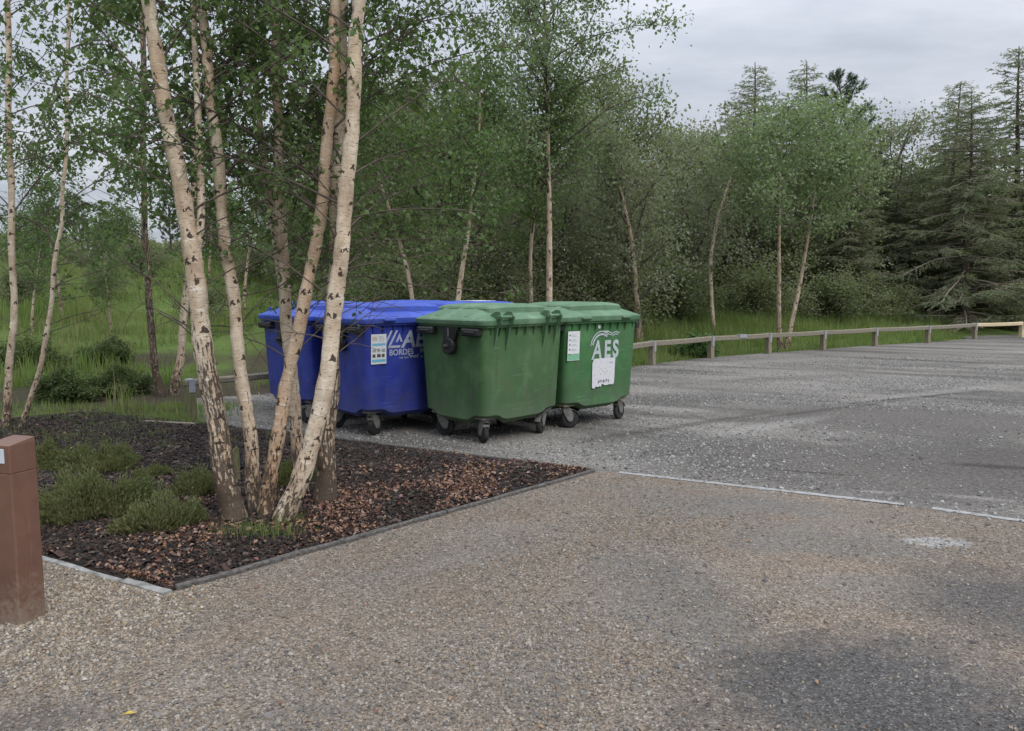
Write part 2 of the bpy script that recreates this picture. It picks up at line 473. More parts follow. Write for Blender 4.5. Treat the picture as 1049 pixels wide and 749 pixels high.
def blob(nt, p, c, rx, ry, ang, soft=.5, warp=None):
    """0..1 mask of an elliptical worn patch in ground coordinates"""
    q = mapping(nt, p, (1 / rx, 1 / ry, 0), (0, 0, 0), (0, 0, 0))
    n = nt.nodes.new('ShaderNodeMapping'); n.vector_type = 'TEXTURE'
    n.inputs['Location'].default_value = (c[0], c[1], 0); n.inputs['Rotation'].default_value = (0, 0, ang); n.inputs['Scale'].default_value = (rx, ry, 1e6)
    src = p
    nt.links.new(src, n.inputs['Vector'])
    ln = nt.nodes.new('ShaderNodeVectorMath'); ln.operation = 'LENGTH'; nt.links.new(n.outputs[0], ln.inputs[0])
    v = ln.outputs['Value']
    if warp is not None: v = mth(nt, 'ADD', v, mth(nt, 'MULTIPLY', mth(nt, 'SUBTRACT', warp, .5), 1.1))
    return ramp(nt, v, [(max(0, 1 - soft) , 1.0), (1.0, 0.0)]) if False else mth(nt, 'SMOOTH_MIN', 1.0, mth(nt, 'MAXIMUM', mth(nt, 'DIVIDE', mth(nt, 'SUBTRACT', 1.0, v), soft), 0.0), .05)

def gcol(nt, p, dark, mid, light, fine):
    """speckled aggregate: every cell a stone of its own tone"""
    v1 = voro(nt, p, fine, out='Color')
    sx = nt.nodes.new('ShaderNodeSeparateXYZ'); nt.links.new(v1, sx.inputs[0])
    c = ramp(nt, sx.outputs[0], [(0.0, dark), (.45, mid), (.85, mid), (1.0, light)])
    return c

def m_path():
    m, nt, b, out = new_mat('path_gravel')
    p = pos(nt)
    w = noise(nt, p, 1.6, 5, .6)
    w2 = noise(nt, p, 5.0, 4, .6)
    warm = gcol(nt, p, (.075, .063, .053), (.195, .166, .138), (.38, .335, .285), 120)
    grey = gcol(nt, p, (.10, .092, .083), (.155, .144, .13), (.215, .20, .185), 120)
    dark = gcol(nt, p, (.04, .038, .037), (.085, .081, .078), (.18, .17, .163), 130)
    orange = gcol(nt, p, (.085, .065, .05), (.195, .152, .118), (.34, .28, .22), 120)
    def g(px, py): v = G(px, py); return (v.x, v.y)
    c = mix(nt, ramp(nt, w, [(.42, 0.0), (.62, .7)]), warm, orange)
    # compacted grey bare ground
    for (px, py, rx, ry, an, am) in ((760, 520, 1.25, .55, -.35, .9), (700, 620, .45, 1.0, .1, .85), (850, 560, .9, .45, -.2, .8), (500, 560, .9, .35, .75, .5), (560, 690, .22, .6, -.4, .6), (620, 600, .3, .9, -.3, .55), (900, 600, .9, .35, 0, .5), (350, 720, .5, .16, .5, .45)):
        c = mix(nt, mth(nt, 'MULTIPLY', blob(nt, p, g(px, py), rx, ry, an, .6, w), am), c, grey)
    # dark patch of asphalt showing through, lower right
    for (px, py, rx, ry, an, am) in ((880, 700, 1.0, .62, .15, .97), (1040, 620, .8, .7, .3, .8), (1000, 760, 1.2, .5, 0, .95), (20, 745, .5, .22, .3, .6), (180, 560, .5, .2, .5, .0)):
        c = mix(nt, mth(nt, 'MULTIPLY', blob(nt, p, g(px, py), rx, ry, an, .6, w2), am), c, dark)
    for (px, py, rx, ry, an, am) in ((800, 530, .4, .15, -.3, .7), (840, 575, .5, .25, -.2, .7), (560, 600, .5, .3, 0, .4), (330, 640, .9, .3, .3, .5), (250, 610, .6, .25, .7, .5), (720, 505, .35, .12, -.4, .6)):
        c = mix(nt, mth(nt, 'MULTIPLY', blob(nt, p, g(px, py), rx, ry, an, .8, w2), am), c, orange)
    # pale lime patch
    c = mix(nt, mth(nt, 'MULTIPLY', blob(nt, p, g(962, 556), .27, .13, -.1, .3, noise(nt, p, 9, 6, .7)), .75), c, gcol(nt, p, (.2, .195, .19), (.33, .325, .315), (.42, .41, .40), 60))
    c = mix(nt, .5, c, ramp(nt, noise(nt, p, .7, 4), [(.3, .35), (.7, .62)]), 'OVERLAY')
    c = mix(nt, .7, c, ramp(nt, noise(nt, p, 30, 5, .75), [(.36, .27), (.66, .70)]), 'OVERLAY')
    nt.links.new(c, b.inputs['Base Color']); b.inputs['Roughness'].default_value = .95
    b.inputs['Specular IOR Level'].default_value = .08
    n1 = bump(nt, noise(nt, p, 2.2, 4), .35, .05, None)
    bump(nt, voro(nt, p, 75), .55, .012, b, n1)
    return m
M['path'] = m_path()

def m_lot():
    m, nt, b, out = new_mat('car_park_gravel')
    p = pos(nt)
    # wheel-worn bands that run along the parking aisle
    q = mapping(nt, p, (1, 1, 1), (0, 0, 0), (0, 0, R(29)))
    st = noise(nt, mapping(nt, q, (.16, .95, 1), (2.0, .4, 0)), 1.0, 5, .6)
    st2 = noise(nt, mapping(nt, q, (.09, .55, 1), (5.0, 3.4, 0)), 1.0, 4, .6)
    light = gcol(nt, p, (.125, .12, .115), (.235, .225, .215), (.38, .37, .355), 80)
    dark = gcol(nt, p, (.05, .049, .048), (.112, .108, .104), (.25, .245, .24), 80)
    asph = gcol(nt, p, (.07, .066, .064), (.118, .112, .108), (.20, .195, .19), 110)
    c = mix(nt, ramp(nt, st, [(.40, 0.0), (.56, .95)]), light, dark)
    c = mix(nt, ramp(nt, st2, [(.46, 0.0), (.58, .7)]), c, light)
    def g(px, py): v = G(px, py); return (v.x, v.y)
    w = noise(nt, p, 1.6, 8, .72)
    # tarmac apron beside the white line and the aisle on the right
    for (px, py, rx, ry, an, am) in ((840, 480, 2.6, 1.5, -.5, .97), (1040, 480, 3.2, 2.0, -.5, .97), (960, 430, 3.6, 1.7, -.2, .9)):
        c = mix(nt, mth(nt, 'MULTIPLY', blob(nt, p, g(px, py), rx, ry, an, .5, w), am), c, asph)
    for (px, py, rx, ry, an, am) in ((700, 408, 1.6, .8, .3, .8), (640, 448, 1.2, .45, .3, .6), (800, 388, 3, .5, .35, .6), (1000, 372, 3.5, .6, .3, .55), (960, 455, 1.5, .35, .3, .4)):
        c = mix(nt, mth(nt, 'MULTIPLY', blob(nt, p, g(px, py), rx, ry, an, .7, w), am), c, dark)
    for (px, py, rx, ry, an, am) in ((790, 436, 1.7, .22, .62, .45), (960, 402, 3.4, .26, .5, .4), (897, 504, .25, .07, -.2, .5), (1000, 510, .4, .08, -.4, .4), (760, 372, 5, .6, .45, .4)):
        c = mix(nt, mth(nt, 'MULTIPLY', blob(nt, p, g(px, py), rx, ry, an, .7, w), am), c, (.30, .295, .29))
    wc = noise(nt, p, 6, 6, .7)
    for (px, py, rx, ry, an, am) in ((905, 410, 1.1, .07, .5, .9), (960, 405, .8, .06, .5, .85), (830, 484, .55, .05, -.35, .8), (745, 478, .4, .04, -.3, .7), (1020, 478, .6, .12, -.3, .7), (700, 436, 2.2, .16, .62, .55), (860, 418, 3.0, .12, .55, .5)):
        c = mix(nt, mth(nt, 'MULTIPLY', blob(nt, p, g(px, py), rx, ry, an, .6, wc), am), c, (.05, .047, .045))
    c = mix(nt, .5, c, ramp(nt, noise(nt, p, .45, 4), [(.3, .35), (.7, .62)]), 'OVERLAY')
    c = mix(nt, .8, c, ramp(nt, noise(nt, p, 22, 5, .75), [(.36, .26), (.66, .70)]), 'OVERLAY')
    c = mix(nt, 1.0, c, (1.0, .97, .92), 'MULTIPLY')
    nt.links.new(c, b.inputs['Base Color']); b.inputs['Roughness'].default_value = .95
    b.inputs['Specular IOR Level'].default_value = .08
    n1 = bump(nt, noise(nt, p, 1.6, 4), .4, .06, None)
    bump(nt, voro(nt, p, 55), .6, .015, b, n1)
    return m
M['lot'] = m_lot()

def m_ground():
    m, nt, b, out = new_mat('soil_and_turf')
    p = pos(nt)
    c = ramp(nt, noise(nt, p, .8, 6, .65), [(.3, (.085, .10, .035)), (.5, (.10, .15, .04)), (.7, (.125, .185, .05))])
    c = mix(nt, ramp(nt, noise(nt, p, 14, 4), [(.45, 0.0), (.75, .35)]), c, (.06, .045, .03))
    nn = noise(nt, p, .9, 5, .6)
    for (bx, by, rx, ry) in ((-5.5, 12.2, 5.5, 2.6), (-4.4, 15.5, 1.4, 3.2), (-7.5, 15.5, 2.0, 1.2), (-3.4, 20, 1.2, 2)):
        c = mix(nt, mth(nt, 'MULTIPLY', blob(nt, p, (bx, by), rx, ry, .1, .5, nn), .92), c, ramp(nt, noise(nt, p, 26, 4, .7), [(.3, (.03, .024, .018)), (.6, (.075, .058, .044)), (.8, (.15, .125, .10))]))
    nt.links.new(c, b.inputs['Base Color']); b.inputs['Roughness'].default_value = .95
    b.inputs['Specular IOR Level'].default_value = .1
    bump(nt, noise(nt, p, 30, 5, .7), .8, .05, b)
    return m
M['ground'] = m_ground()

def m_line():
    m, nt, b, out = new_mat('worn_white_paint')
    p = pos(nt)
    n = noise(nt, p, 16, 6, .7)
    c = mix(nt, ramp(nt, n, [(.44, 0.0), (.62, .9)]), (.30, .298, .29), (.16, .155, .15))
    nt.links.new(c, b.inputs['Base Color']); b.inputs['Roughness'].default_value = .8
    bump(nt, noise(nt, p, 80, 4), .3, .004, b)
    return m
M['line'] = m_line()

# ------------------------------------------------------------------ terrain
FPX = [(608, 384), (668, 374), (728, 367), (787, 362.5), (843, 358.5), (896, 354.5), (950, 351.5), (998, 347.5), (1046, 345.5), (1100, 342)]
_fp = [G(*p) for p in FPX]
_fx = [-30, -6] + [p.x for p in _fp] + [45]; _fy = [8, 14] + [p.y for p in _fp] + [_fp[-1].y + 14]
def fence_y(x): return np.interp(x, _fx, _fy)
def vnoise(x, y, s=1.0):
    return (np.sin(x * 1.3 * s + 1.7 * np.sin(y * .9 * s)) + np.sin(y * 1.7 * s + 1.1 + 1.3 * np.sin(x * 1.1 * s + 2.0))) * .5
def H(x, y):
    x = np.asarray(x, float); y = np.asarray(y, float)
    l = sstep((-1.5 - x) / 6.0)
    h1 = 2.45 * sstep((y - 10.5) / 20.0) * l
    h2 = .65 * sstep((y - fence_y(x) - .3) / 7.0) * (1 - l)
    h3 = 9.0 * sstep((y - 60) / 200.0)
    out = np.clip((y - 12) / 6, 0, 1)
    h = h1 + h2 + h3 + .06 * vnoise(x, y) * np.clip(np.maximum(out * l, sstep((y - fence_y(x) - .4) / 3.0)), 0, 1)
    return h
def Hf(x, y): return float(H(x, y))

def terrain():
    xs = np.concatenate([np.linspace(-400, -40, 19), np.linspace(-38, 38, 153), np.linspace(40, 400, 19)])
    ys = np.concatenate([np.linspace(-300, -20, 12), np.linspace(-18, 60, 157), np.linspace(66, 700, 26)])
    X, Y = np.meshgrid(xs, ys)
    Z = H(X, Y) - .035
    V = np.stack([X.ravel(), Y.ravel(), Z.ravel()], 1)
    nx, ny = len(xs), len(ys)
    i, j = np.meshgrid(np.arange(nx - 1), np.arange(ny - 1))
    a = (j * nx + i).ravel()
    Fc = np.stack([a, a + 1, a + nx + 1, a + nx], 1)
    o = link('ground', raw_mesh('ground', V, Fc, M['ground'], smooth=True))
    tag(o, 'grassy earth bank and woodland floor around the car park', 'ground', kind='structure')
terrain()

def slab(name, poly, z, mat, th=.03):
    mb = MB()
    top = [Vector((x, y, z)) for x, y in poly]
    bot = [Vector((x, y, z - th)) for x, y in poly]
    mb.cap(top, 0); mb.grid([bot, top], 0, smooth=False)
    return link(name, mb.mesh(name, mat))

def ab(s, t):            # bed coordinates: s along the front edge, t along the side
    v = P0 + A * s + B * t
    return (v.x, v.y)

LA = (P1 - P0).length
# car park beyond the bed and the white line
lot = []
q0 = P1 + B * 5.0 - A * .4; lot.append((q0.x, q0.y))
q1 = P1 - B * 30 - A * .4; lot.append((q1.x, q1.y))
lot += [(45, 8), (45, 40)]
lot += [(x, float(fence_y(x)) + (.22 if x < _fp[7].x else 2.2)) for x in (30, 20, _fp[7].x + .6, _fp[7].x - .1, _fp[6].x, _fp[5].x, _fp[4].x, _fp[3].x, _fp[2].x, _fp[1].x, _fp[0].x)]
lot += [(-2.2, 15.0), (-5.2, 12.6)]
o = slab('car_park', lot, 0.0, M['lot']); tag(o, 'grey gravel car park with worn dark wheel bands', 'car park', kind='structure')
# gravel path on the camera's side of the line
pth = [(P1.x, P1.y), (P0.x, P0.y), ab(0, 3.0), ab(-2.0, 7.5), (-14, 3), (-14, -14), (30, -14)]
q1 = LB0 - B * 29; pth.append((q1.x, q1.y)); pth.append((LB0.x, LB0.y))
o = slab('gravel_path', list(reversed(pth)), .004, M['path'], .02); tag(o, 'warm beige gravel path in the foreground with grey bare patches', 'path', kind='structure')

# worn white strip between the two
def strip(a, b, w):
    a = Vector(a); b = Vector(b); n = Vector((0, 0, 1)).cross((b - a).normalized()) * w / 2
    mb = MB(); N = 24; r0 = []; r1 = []
    for i in range(N + 1):
        p = a.lerp(b, i / N)
        k = 1 + rnd.uniform(-.12, .12)
        r0.append(p - n * k + Vector((0, 0, .0085))); r1.append(p + n * k + Vector((0, 0, .0085)))
    mb.grid([r0, r1], 0, close=False, smooth=False)
    return mb
la, lb, lc, ld_ = G(634, 484.5), G(926, 517.5), G(955, 521.5), G(1130, 546)
link('painted_line', strip(la, lb, .075).mesh('painted_line', M['line']))
link('painted_line', strip(lc, ld_, .075).mesh('painted_line', M['line']))
for o, l in zip([q for q in COL.objects if q.name.startswith('painted_line')], ('long worn white line on the ground starting by the bed corner', 'short worn white line on the ground at the right edge')):
    tag(o, l, 'painted line', kind='structure')

# mulch bed: gently mounded sheet
def bed():
    ns, nt_ = 34, 60
    V = []; 
    for i in range(ns + 1):
        for j in range(nt_ + 1):
            s = LA * i / ns; t = 7.5 * j / nt_
            x, y = ab(s, t)
            e = min(s, LA - s, t + .0) / .5
            z = .012 + .05 * float(sstep(np.array(e))) + .012 * float(vnoise(np.array(x), np.array(y), 4.0)) * min(1, max(0, e))
            V.append((x, y, max(z, .010)))
    Fc = [(i * (nt_ + 1) + j, (i + 1) * (nt_ + 1) + j, (i + 1) * (nt_ + 1) + j + 1, i * (nt_ + 1) + j + 1) for i in range(ns) for j in range(nt_)]
    me = raw_mesh('mulch_bed', np.array(V), np.array(Fc), M['mulch'], smooth=True)
    tag(link('mulch_bed', me), 'dark bark mulch bed under the birches', 'mulch bed', kind='structure')
bed()
def bed_z(s, t):
    e = np.minimum(np.minimum(s, LA - s), t) / .5
    return .012 + .05 * sstep(e)

# ------------------------------------------------------------------ scattered stuff
def rot_frames(n, rng, tilt=1.0):
    """random orthonormal frames; tilt 0 = lying flat"""
    az = rng.uniform(0, 2 * np.pi, n)
    nx = rng.normal(0, tilt, n); ny = rng.normal(0, tilt, n)
    N = np.stack([nx, ny, np.ones(n)], 1); N /= np.linalg.norm(N, axis=1)[:, None]
    d = np.stack([np.cos(az), np.sin(az), np.zeros(n)], 1)
    U = d - N * (d * N).sum(1)[:, None]; U /= np.linalg.norm(U, axis=1)[:, None]
    W = np.cross(N, U)
    return U, W, N

CUBE = np.array([(-1, -1, -1), (1, -1, -1), (1, 1, -1), (-1, 1, -1), (-1, -1, 1), (1, -1, 1), (1, 1, 1), (-1, 1, 1)], float) * .5
CF = np.array([(0, 3, 2, 1), (4, 5, 6, 7), (0, 1, 5, 4), (1, 2, 6, 5), (2, 3, 7, 6), (3, 0, 4, 7)])
def scatter_boxes(name, P_, size, rng, mat, tilt=.3, jit=.25, smooth=False, top=.65):
    n = len(P_)
    U, W, N = rot_frames(n, rng, tilt)
    c = CUBE[None] + rng.uniform(-jit, jit, (n, 8, 3)) * .5
    c = c.copy(); c[:, 4:, :2] *= top
    V = P_[:, None] + c[:, :, 0:1] * size[:, 0, None, None] * U[:, None] + c[:, :, 1:2] * size[:, 1, None, None] * W[:, None] + c[:, :, 2:3] * size[:, 2, None, None] * N[:, None]
    Fc = (CF[None] + (np.arange(n) * 8)[:, None, None]).reshape(-1, 4)
    return link(name, raw_mesh(name, V.reshape(-1, 3), Fc, mat, smooth=smooth))

def bed_pts(n, rng, s_pow=1.0):
    s = rng.uniform(.03, LA - .03, n); t = rng.uniform(.03, 7.3, n)
    return s, t
rng = np.random.default_rng(3)
n = 85000
s, t = bed_pts(n, rng)
keep = rng.uniform(0, 1, n) < np.clip(1.25 - t / 8.5, .25, 1)
s, t = s[keep], t[keep]; n = len(s)
xy = np.array([P0.x, P0.y])[None] + np.array([A.x, A.y])[None] * s[:, None] + np.array([B.x, B.y])[None] * t[:, None]
Pp = np.column_stack([xy, bed_z(s, t) + rng.uniform(.002, .02, n)])
ln = rng.gamma(2.0, .0095, n) + .008
size = np.column_stack([ln, ln * rng.uniform(.3, .65, n), rng.uniform(.004, .012, n)])
o = scatter_boxes('bark_chippings', Pp, size, rng, M['chip'], .35)
tag(o, 'loose dark brown bark chippings covering the bed', 'bark mulch', kind='stuff')

def leaf_quads(Pp, size, rng, tilt=.35, fold=.12, aspect=.62):
    n = len(Pp)
    U, W, N = rot_frames(n, rng, tilt)
    sz = size[:, None]
    v0 = Pp - U * sz * .5
    v1 = Pp + W * sz * aspect * .5 + N * sz * fold
    v2 = Pp + U * sz * .5
    v3 = Pp - W * sz * aspect * .5 + N * sz * fold
    V = np.stack([v0, v3, v2, v1], 1).reshape(-1, 3)
    Fc = np.arange(n * 4).reshape(-1, 4)
    return V, Fc
# fallen leaves: thickest below and right of the birch stems
n = 10500
s = np.clip(rng.normal(2.0, 1.15, n), .05, LA - .05); t = np.abs(rng.normal(0, .75, n)) + .03
s2, t2 = bed_pts(900, rng)
s = np.concatenate([s, s2]); t = np.concatenate([t, t2])
kk = rng.uniform(0, 1, len(s)) < np.clip(.5 + .75 * vnoise(s * 2.2, t * 2.2 + 1, 1.7), .06, 1); s, t = s[kk], t[kk]; n = len(s)
xy = np.array([P0.x, P0.y])[None] + np.array([A.x, A.y])[None] * s[:, None] + np.array([B.x, B.y])[None] * t[:, None]
Pp = np.column_stack([xy, bed_z(s, t) + rng.uniform(.012, .035, n)])
V, Fc = leaf_quads(Pp, rng.uniform(.012, .048, n), rng, .6, .2)
o = link('leaf_litter', raw_mesh('leaf_litter', V, Fc, M['fallen']))
tag(o, 'orange and brown fallen leaves lying on the bark mulch', 'leaf litter', kind='stuff')

# loose stones of the path, mixed sizes
def in_bed(x, y, m=0.0):
    dx = x - P0.x; dy = y - P0.y
    det = A.x * B.y - A.y * B.x
    s = (dx * B.y - dy * B.x) / det; t = (A.x * dy - A.y * dx) / det
    return (s > -m) & (t > -m) & (s < LA + m), s, t
n = 150000
Yc = 2.3 + (7.6 - 2.3) * rng.uniform(0, 1, n) ** 1.7
Xc = rng.uniform(-.72, .72, n) * Yc
ib, s_, t_ = in_bed(Xc, Yc, .05)
clump = vnoise(Xc, Yc, 2.1) * .5 + vnoise(Xc + 4, Yc * 1.3, 5.0) * .35 + .45
right = sstep((Xc - .1 - .25 * (Yc - 3)) / 1.4)
dkz = np.exp(-(((Xc - 1.35) / 1.0) ** 2 + ((Yc - 3.1) / .75) ** 2) * 1.2)
dens = np.clip(clump, .12, 1) * (1 - .78 * right) * (1 - .7 * dkz)
keep = (~ib) & (s_ < LA - .03) & (rng.uniform(0, 1, n) < dens)
Xc, Yc = Xc[keep], Yc[keep]; n = len(Xc)
d = rng.gamma(4, .0015, n) + .003
size = np.column_stack([d * 1.25, d, d * .7])
Pp = np.column_stack([Xc, Yc, np.full(n, .004) + d * .18])
o = scatter_boxes('loose_gravel', Pp, size, rng, M['stone'], .4, .45, top=.7)
tag(o, 'loose beige and brown gravel stones on the foreground path', 'gravel', kind='stuff')

# pale pebbles around the bollard and along the pale edging
n = 26000
Yc = rng.uniform(3.2, 5.3, n); Xc = rng.uniform(-3.6, -1.7, n)
ib, s_, t_ = in_bed(Xc, Yc, .04)
db = np.hypot(Xc + 2.55, Yc - 4.05)
keep = (~ib) & (rng.uniform(0, 1, n) < np.clip(1.0 - db * .85, .10, 1))
Xc, Yc = Xc[keep], Yc[keep]; n = len(Xc)
d = rng.gamma(4, .0015, n) + .004
o = scatter_boxes('pale_pebbles', np.column_stack([Xc, Yc, .004 + d * .3]), np.column_stack([d * 1.2, d, d * .8]), rng, M['stone_pale'], .5, .45, top=.7)
tag(o, 'cream pebbles heaped loosely round the bollard foot', 'pebbles', kind='stuff')

# grey stones of the car park
n = 110000
Yc = 4.6 + 15.5 * rng.uniform(0, 1, n) ** 1.5
Xc = rng.uniform(-.35, .78, n) * Yc
ib, s_, t_ = in_bed(Xc, Yc, 0)
cl = vnoise(Xc * .5 + Yc * .4, Yc, 1.3) * .6 + .45
keep = (s_ > LA + .06) & (Yc < fence_y(Xc)) & (rng.uniform(0, 1, n) < np.clip(cl, .1, 1) * (1 - .72 * sstep((Xc - 1.6 + .35 * vnoise(Xc, Yc, 1.1)) / 1.6) * (1 - sstep((Yc - 9.5) / 3))))
Xc, Yc = Xc[keep], Yc[keep]; n = len(Xc)
d = rng.gamma(4, .0024, n) + .004
o = scatter_boxes('car_park_stones', np.column_stack([Xc, Yc, d * .2]), np.column_stack([d * 1.2, d, d * .7]), rng, M['stone_grey'], .4, .45, top=.7)
tag(o, 'loose grey gravel stones on the car park', 'gravel', kind='stuff')

# leaves blown over the path
n = 260
Yc = rng.uniform(2.4, 7.2, n); Xc = rng.uniform(-.66, .5, n) * Yc
ib, s_, t_ = in_bed(Xc, Yc, 0)
keep = (s_ < LA) & (~ib); Xc, Yc = Xc[keep], Yc[keep]
V, Fc = leaf_quads(np.column_stack([Xc, Yc, np.full(len(Xc), .014)]), rng.uniform(.012, .035, len(Xc)), rng, .3)
o = link('blown_leaves', raw_mesh('blown_leaves', V, Fc, M['fallen']))
tag(o, 'small dry leaves scattered over the gravel path', 'leaf litter', kind='stuff')
# one yellow leaf near the camera
M['yellow_leaf'] = m_flat('yellow_leaf', (.42, .31, .07), .5)
yp = G(133, 735)
yl = MB()
outl = [(-.03, 0), (-.016, .013), (.002, .017), (.018, .01), (.033, 0), (.018, -.011), (0, -.016), (-.016, -.012)]
top = [Vector((x, y, .006 + abs(y) * .5)) for x, y in outl]; bot = [Vector((x, y, .005 + abs(y) * .5)) for x, y in outl]
yl.cap(top); yl.cap(bot, 0, True); yl.grid([bot, top], 0, smooth=False)
yl.tube([(-.03, 0, .0055), (-.042, .004, .006), (-.05, .003, .005)], [.0012, .001, .0008], 5)
o = link('fallen_leaf', yl.mesh('fallen_leaf', M['yellow_leaf']), None, (yp.x, yp.y, .012), .3); o.scale = (.75, .75, .75)
tag(o, 'single yellow leaf lying on the gravel at the bottom left', 'leaf')

# ------------------------------------------------------------------ bed edging boards
def board(a, b, w, h, z0, mat, name, label, group='edging boards round the mulch bed'):
    a = Vector(a); b = Vector(b); L = (b - a).length; d = (b - a).normalized(); nrm = Vector((-d.y, d.x, 0))
    mb = MB(); N = max(3, int(L / .25)); rows = []
    for i in range(N + 1):
        c = a.lerp(b, i / N)
        j = .004 * math.sin(i * 1.9 + L) ; k = rnd.uniform(-.003, .003)
        rows.append([c + nrm * (-w / 2 + j) + Vector((0, 0, z0)), c + nrm * (w / 2 + j) + Vector((0, 0, z0)),
                     c + nrm * (w / 2 + j) + Vector((0, 0, z0 + h - .005 + k)), c + nrm * (w / 2 - .006 + j) + Vector((0, 0, z0 + h + k)),
                     c + nrm * (-w / 2 + .006 + j) + Vector((0, 0, z0 + h + k)), c + nrm * (-w / 2 + j) + Vector((0, 0, z0 + h - .005 + k))])
    mid = (a + b) / 2
    rows = [[p - Vector((mid.x, mid.y, 0)) for p in r] for r in rows]
    mb.grid(rows, 0, smooth=False); mb.cap(rows[0], 0, True); mb.cap(rows[-1], 0)
    o = link(name, mb.mesh(name, mat), None, (mid.x, mid.y, 0))
    return tag(o, label, 'edging board', group)
def abv(s, t): return Vector((*ab(s, t), 0))
board(abv(.06, 0), abv(LA * .53, 0), .045, .036, -.005, M['edging_dark'], 'edging_board', 'dark grey edging board along the front of the bed, nearer half')
board(abv(LA * .535, 0), abv(LA, 0), .04, .034, -.005, M['edging_dark'], 'edging_board', 'dark grey edging board along the front of the bed, farther half')
board(abv(0, -.02), abv(0, .38), .06, .022, -.005, M['edging_pale'], 'edging_board', 'bright pale edging strip at the near corner of the bed')
board(abv(-.01, .385), abv(-.01, 1.6), .045, .016, -.005, M['edging_pale'], 'edging_board', 'pale edging strip half buried in gravel beside the bollard')
board(abv(LA, .0), abv(LA, 2.6), .045, .045, -.005, M['edging_dark'], 'edging_board', 'dark edging board along the bed just below the bin wheels')
board(abv(LA, 2.61), abv(LA, 4.6), .045, .05, -.005, M['edging_dark'], 'edging_board', 'dark edging board behind the white birch stems')
bl = G(148, 437); bl2 = G(200, 440); bl3 = G(236, 434)
board(bl, bl2, .06, .09, -.01, M['timber_grey'], 'edging_board', 'weathered timber edging at the far left end of the bed')

# ------------------------------------------------------------------ fences
def rail_seg(mb, a, b, w=.11, h=.085, m=0):
    mb.beam(a, b, w, h, m, .012)
def knee_fence():
    root = thing('knee_rail_fence', 'long weathered wooden knee rail fence along the back of the car park', 'fence')
    pts = [p.copy() for p in _fp]
    # even the spacing out along the line
    out = []
    for i, p in enumerate(pts):
        out.append(p)
    hs = .56
    strap_c = MB()
    for i, p in enumerate(out):
        d = ((out[min(i + 1, len(out) - 1)] - out[max(i - 1, 0)])).normalized()
        a = math.atan2(d.y, d.x)
        mb = MB(); mb.box((0, 0, (hs - .119) / 2 - .05), (.135, .135, hs - .119 + .1), None, 0, .01)
        o = link('post', mb.mesh('post', M['timber_post'] if i < 8 else M['timber_new']), root, p, a)
        o.rotation_euler[1] = rnd.uniform(-.03, .03)
        # bent steel strap over rail and post: saddle of three plates
        sb = MB()
        sb.box((0, 0, hs + .004), (.075, .152, .006), None, 0)
        for s_ in (-1, 1):
            sb.box((0, s_ * .0765, hs - .12), (.075, .005, .25), None, 0)
            for zz in (-.03, -.16): sb.lathe([(.009, 0), (.009, .006), (.004, .009)], (0, s_ * .079, hs + zz), (0, s_, 0), 8)
        link('strap', sb.mesh('strap', M['galv']), root, p, a)
    for i in range(len(out) - 1):
        a, b = out[i].copy(), out[i + 1].copy()
        d = (b - a).normalized()
        a += d * .004; b -= d * .004
        mb = MB()
        c = (a + b) / 2; L = (b - a).length; N = 9; rows = []
        nrm = Vector((-d.y, d.x, 0))
        for k in range(N + 1):
            t = (k / N - .5) * L
            sag = -.012 * (1 - (2 * k / N - 1) ** 2)
            w = .068 + rnd.uniform(-.004, .004); h0 = hs - .118; h1 = hs
            pp = d * t
            rows.append([pp + nrm * x + Vector((0, 0, z + sag)) for x, z in ((-w + .01, h0), (w - .01, h0), (w, h0 + .012), (w, h1 - .014), (w - .016, h1), (-w + .016, h1), (-w, h1 - .014), (-w, h0 + .012))])
        mb.grid(rows, 0, smooth=False); mb.cap(rows[0], 0, True); mb.cap(rows[-1], 0)
        o = link('rail', mb.mesh('rail', M['timber_new'] if i >= 7 else M['timber_grey']), root, c)
        if i >= 7: o['label'] = 'newer pale yellow rail'
        if i == 2:
            sb = MB(); sb.box((0, 0, hs + .001), (.3, .156, .006), None, 0); sb.box((0, -.0785, hs - .04), (.3, .005, .085), None, 0)
            sb.box((0, .0785, hs - .04), (.3, .005, .085), None, 0)
            q = a.lerp(b, .5)
            l = link('joint_plate', sb.mesh('joint_plate', M['galv']), root, q, math.atan2(d.y, d.x)); l['label'] = 'bright metal plate over a joint in the rail'
knee_fence()

def left_rail():
    p = G(196, 431)
    e = Vector((-2.9, 11.7, 0)) 
    d = (e - p).normalized()
    root = thing('knee_rail_fence', 'short green stained knee rail behind the birch stems, left of the blue bins', 'fence', p, math.atan2(d.y, d.x))
    mb = MB(); mb.box((0, 0, .19), (.12, .12, .56), None, 0, .01); link('post', mb.mesh('post', M['timber_green']), root)
    mb = MB(); mb.box((2.4, 0, .19), (.12, .12, .56), None, 0, .01); link('post', mb.mesh('post', M['timber_green']), root)
    mb = MB(); mb.box((1.48, 0, .51), (3.1, .11, .085), None, 0, .014); link('rail', mb.mesh('rail', M['timber_grey']), root)
    for x in (0, 2.4):
        sb = MB(); sb.box((x, 0, .557), (.085, .13, .006), None, 0)
        for s_ in (-1, 1): sb.box((x, s_ * .066, .47), (.085, .005, .17), None, 0)
        link('strap', sb.mesh('strap', M['galv']), root)
left_rail()
sp0 = G(243, 500)
mb = MB(); mb.box((0, 0, .13), (.055, .04, .34), None, 0, .006); mb.prism([(-.0275, .30), (.0275, .30), (0.01, .335)], .04, Matrix.Rotation(math.pi / 2, 4, 'X'), 0)
tag(link('wooden_stake', mb.mesh('wooden_stake', M['timber_green']), None, (sp0.x, sp0.y, .04), .4), 'short mossy wooden stake standing in the mulch behind the birch stems', 'stake')

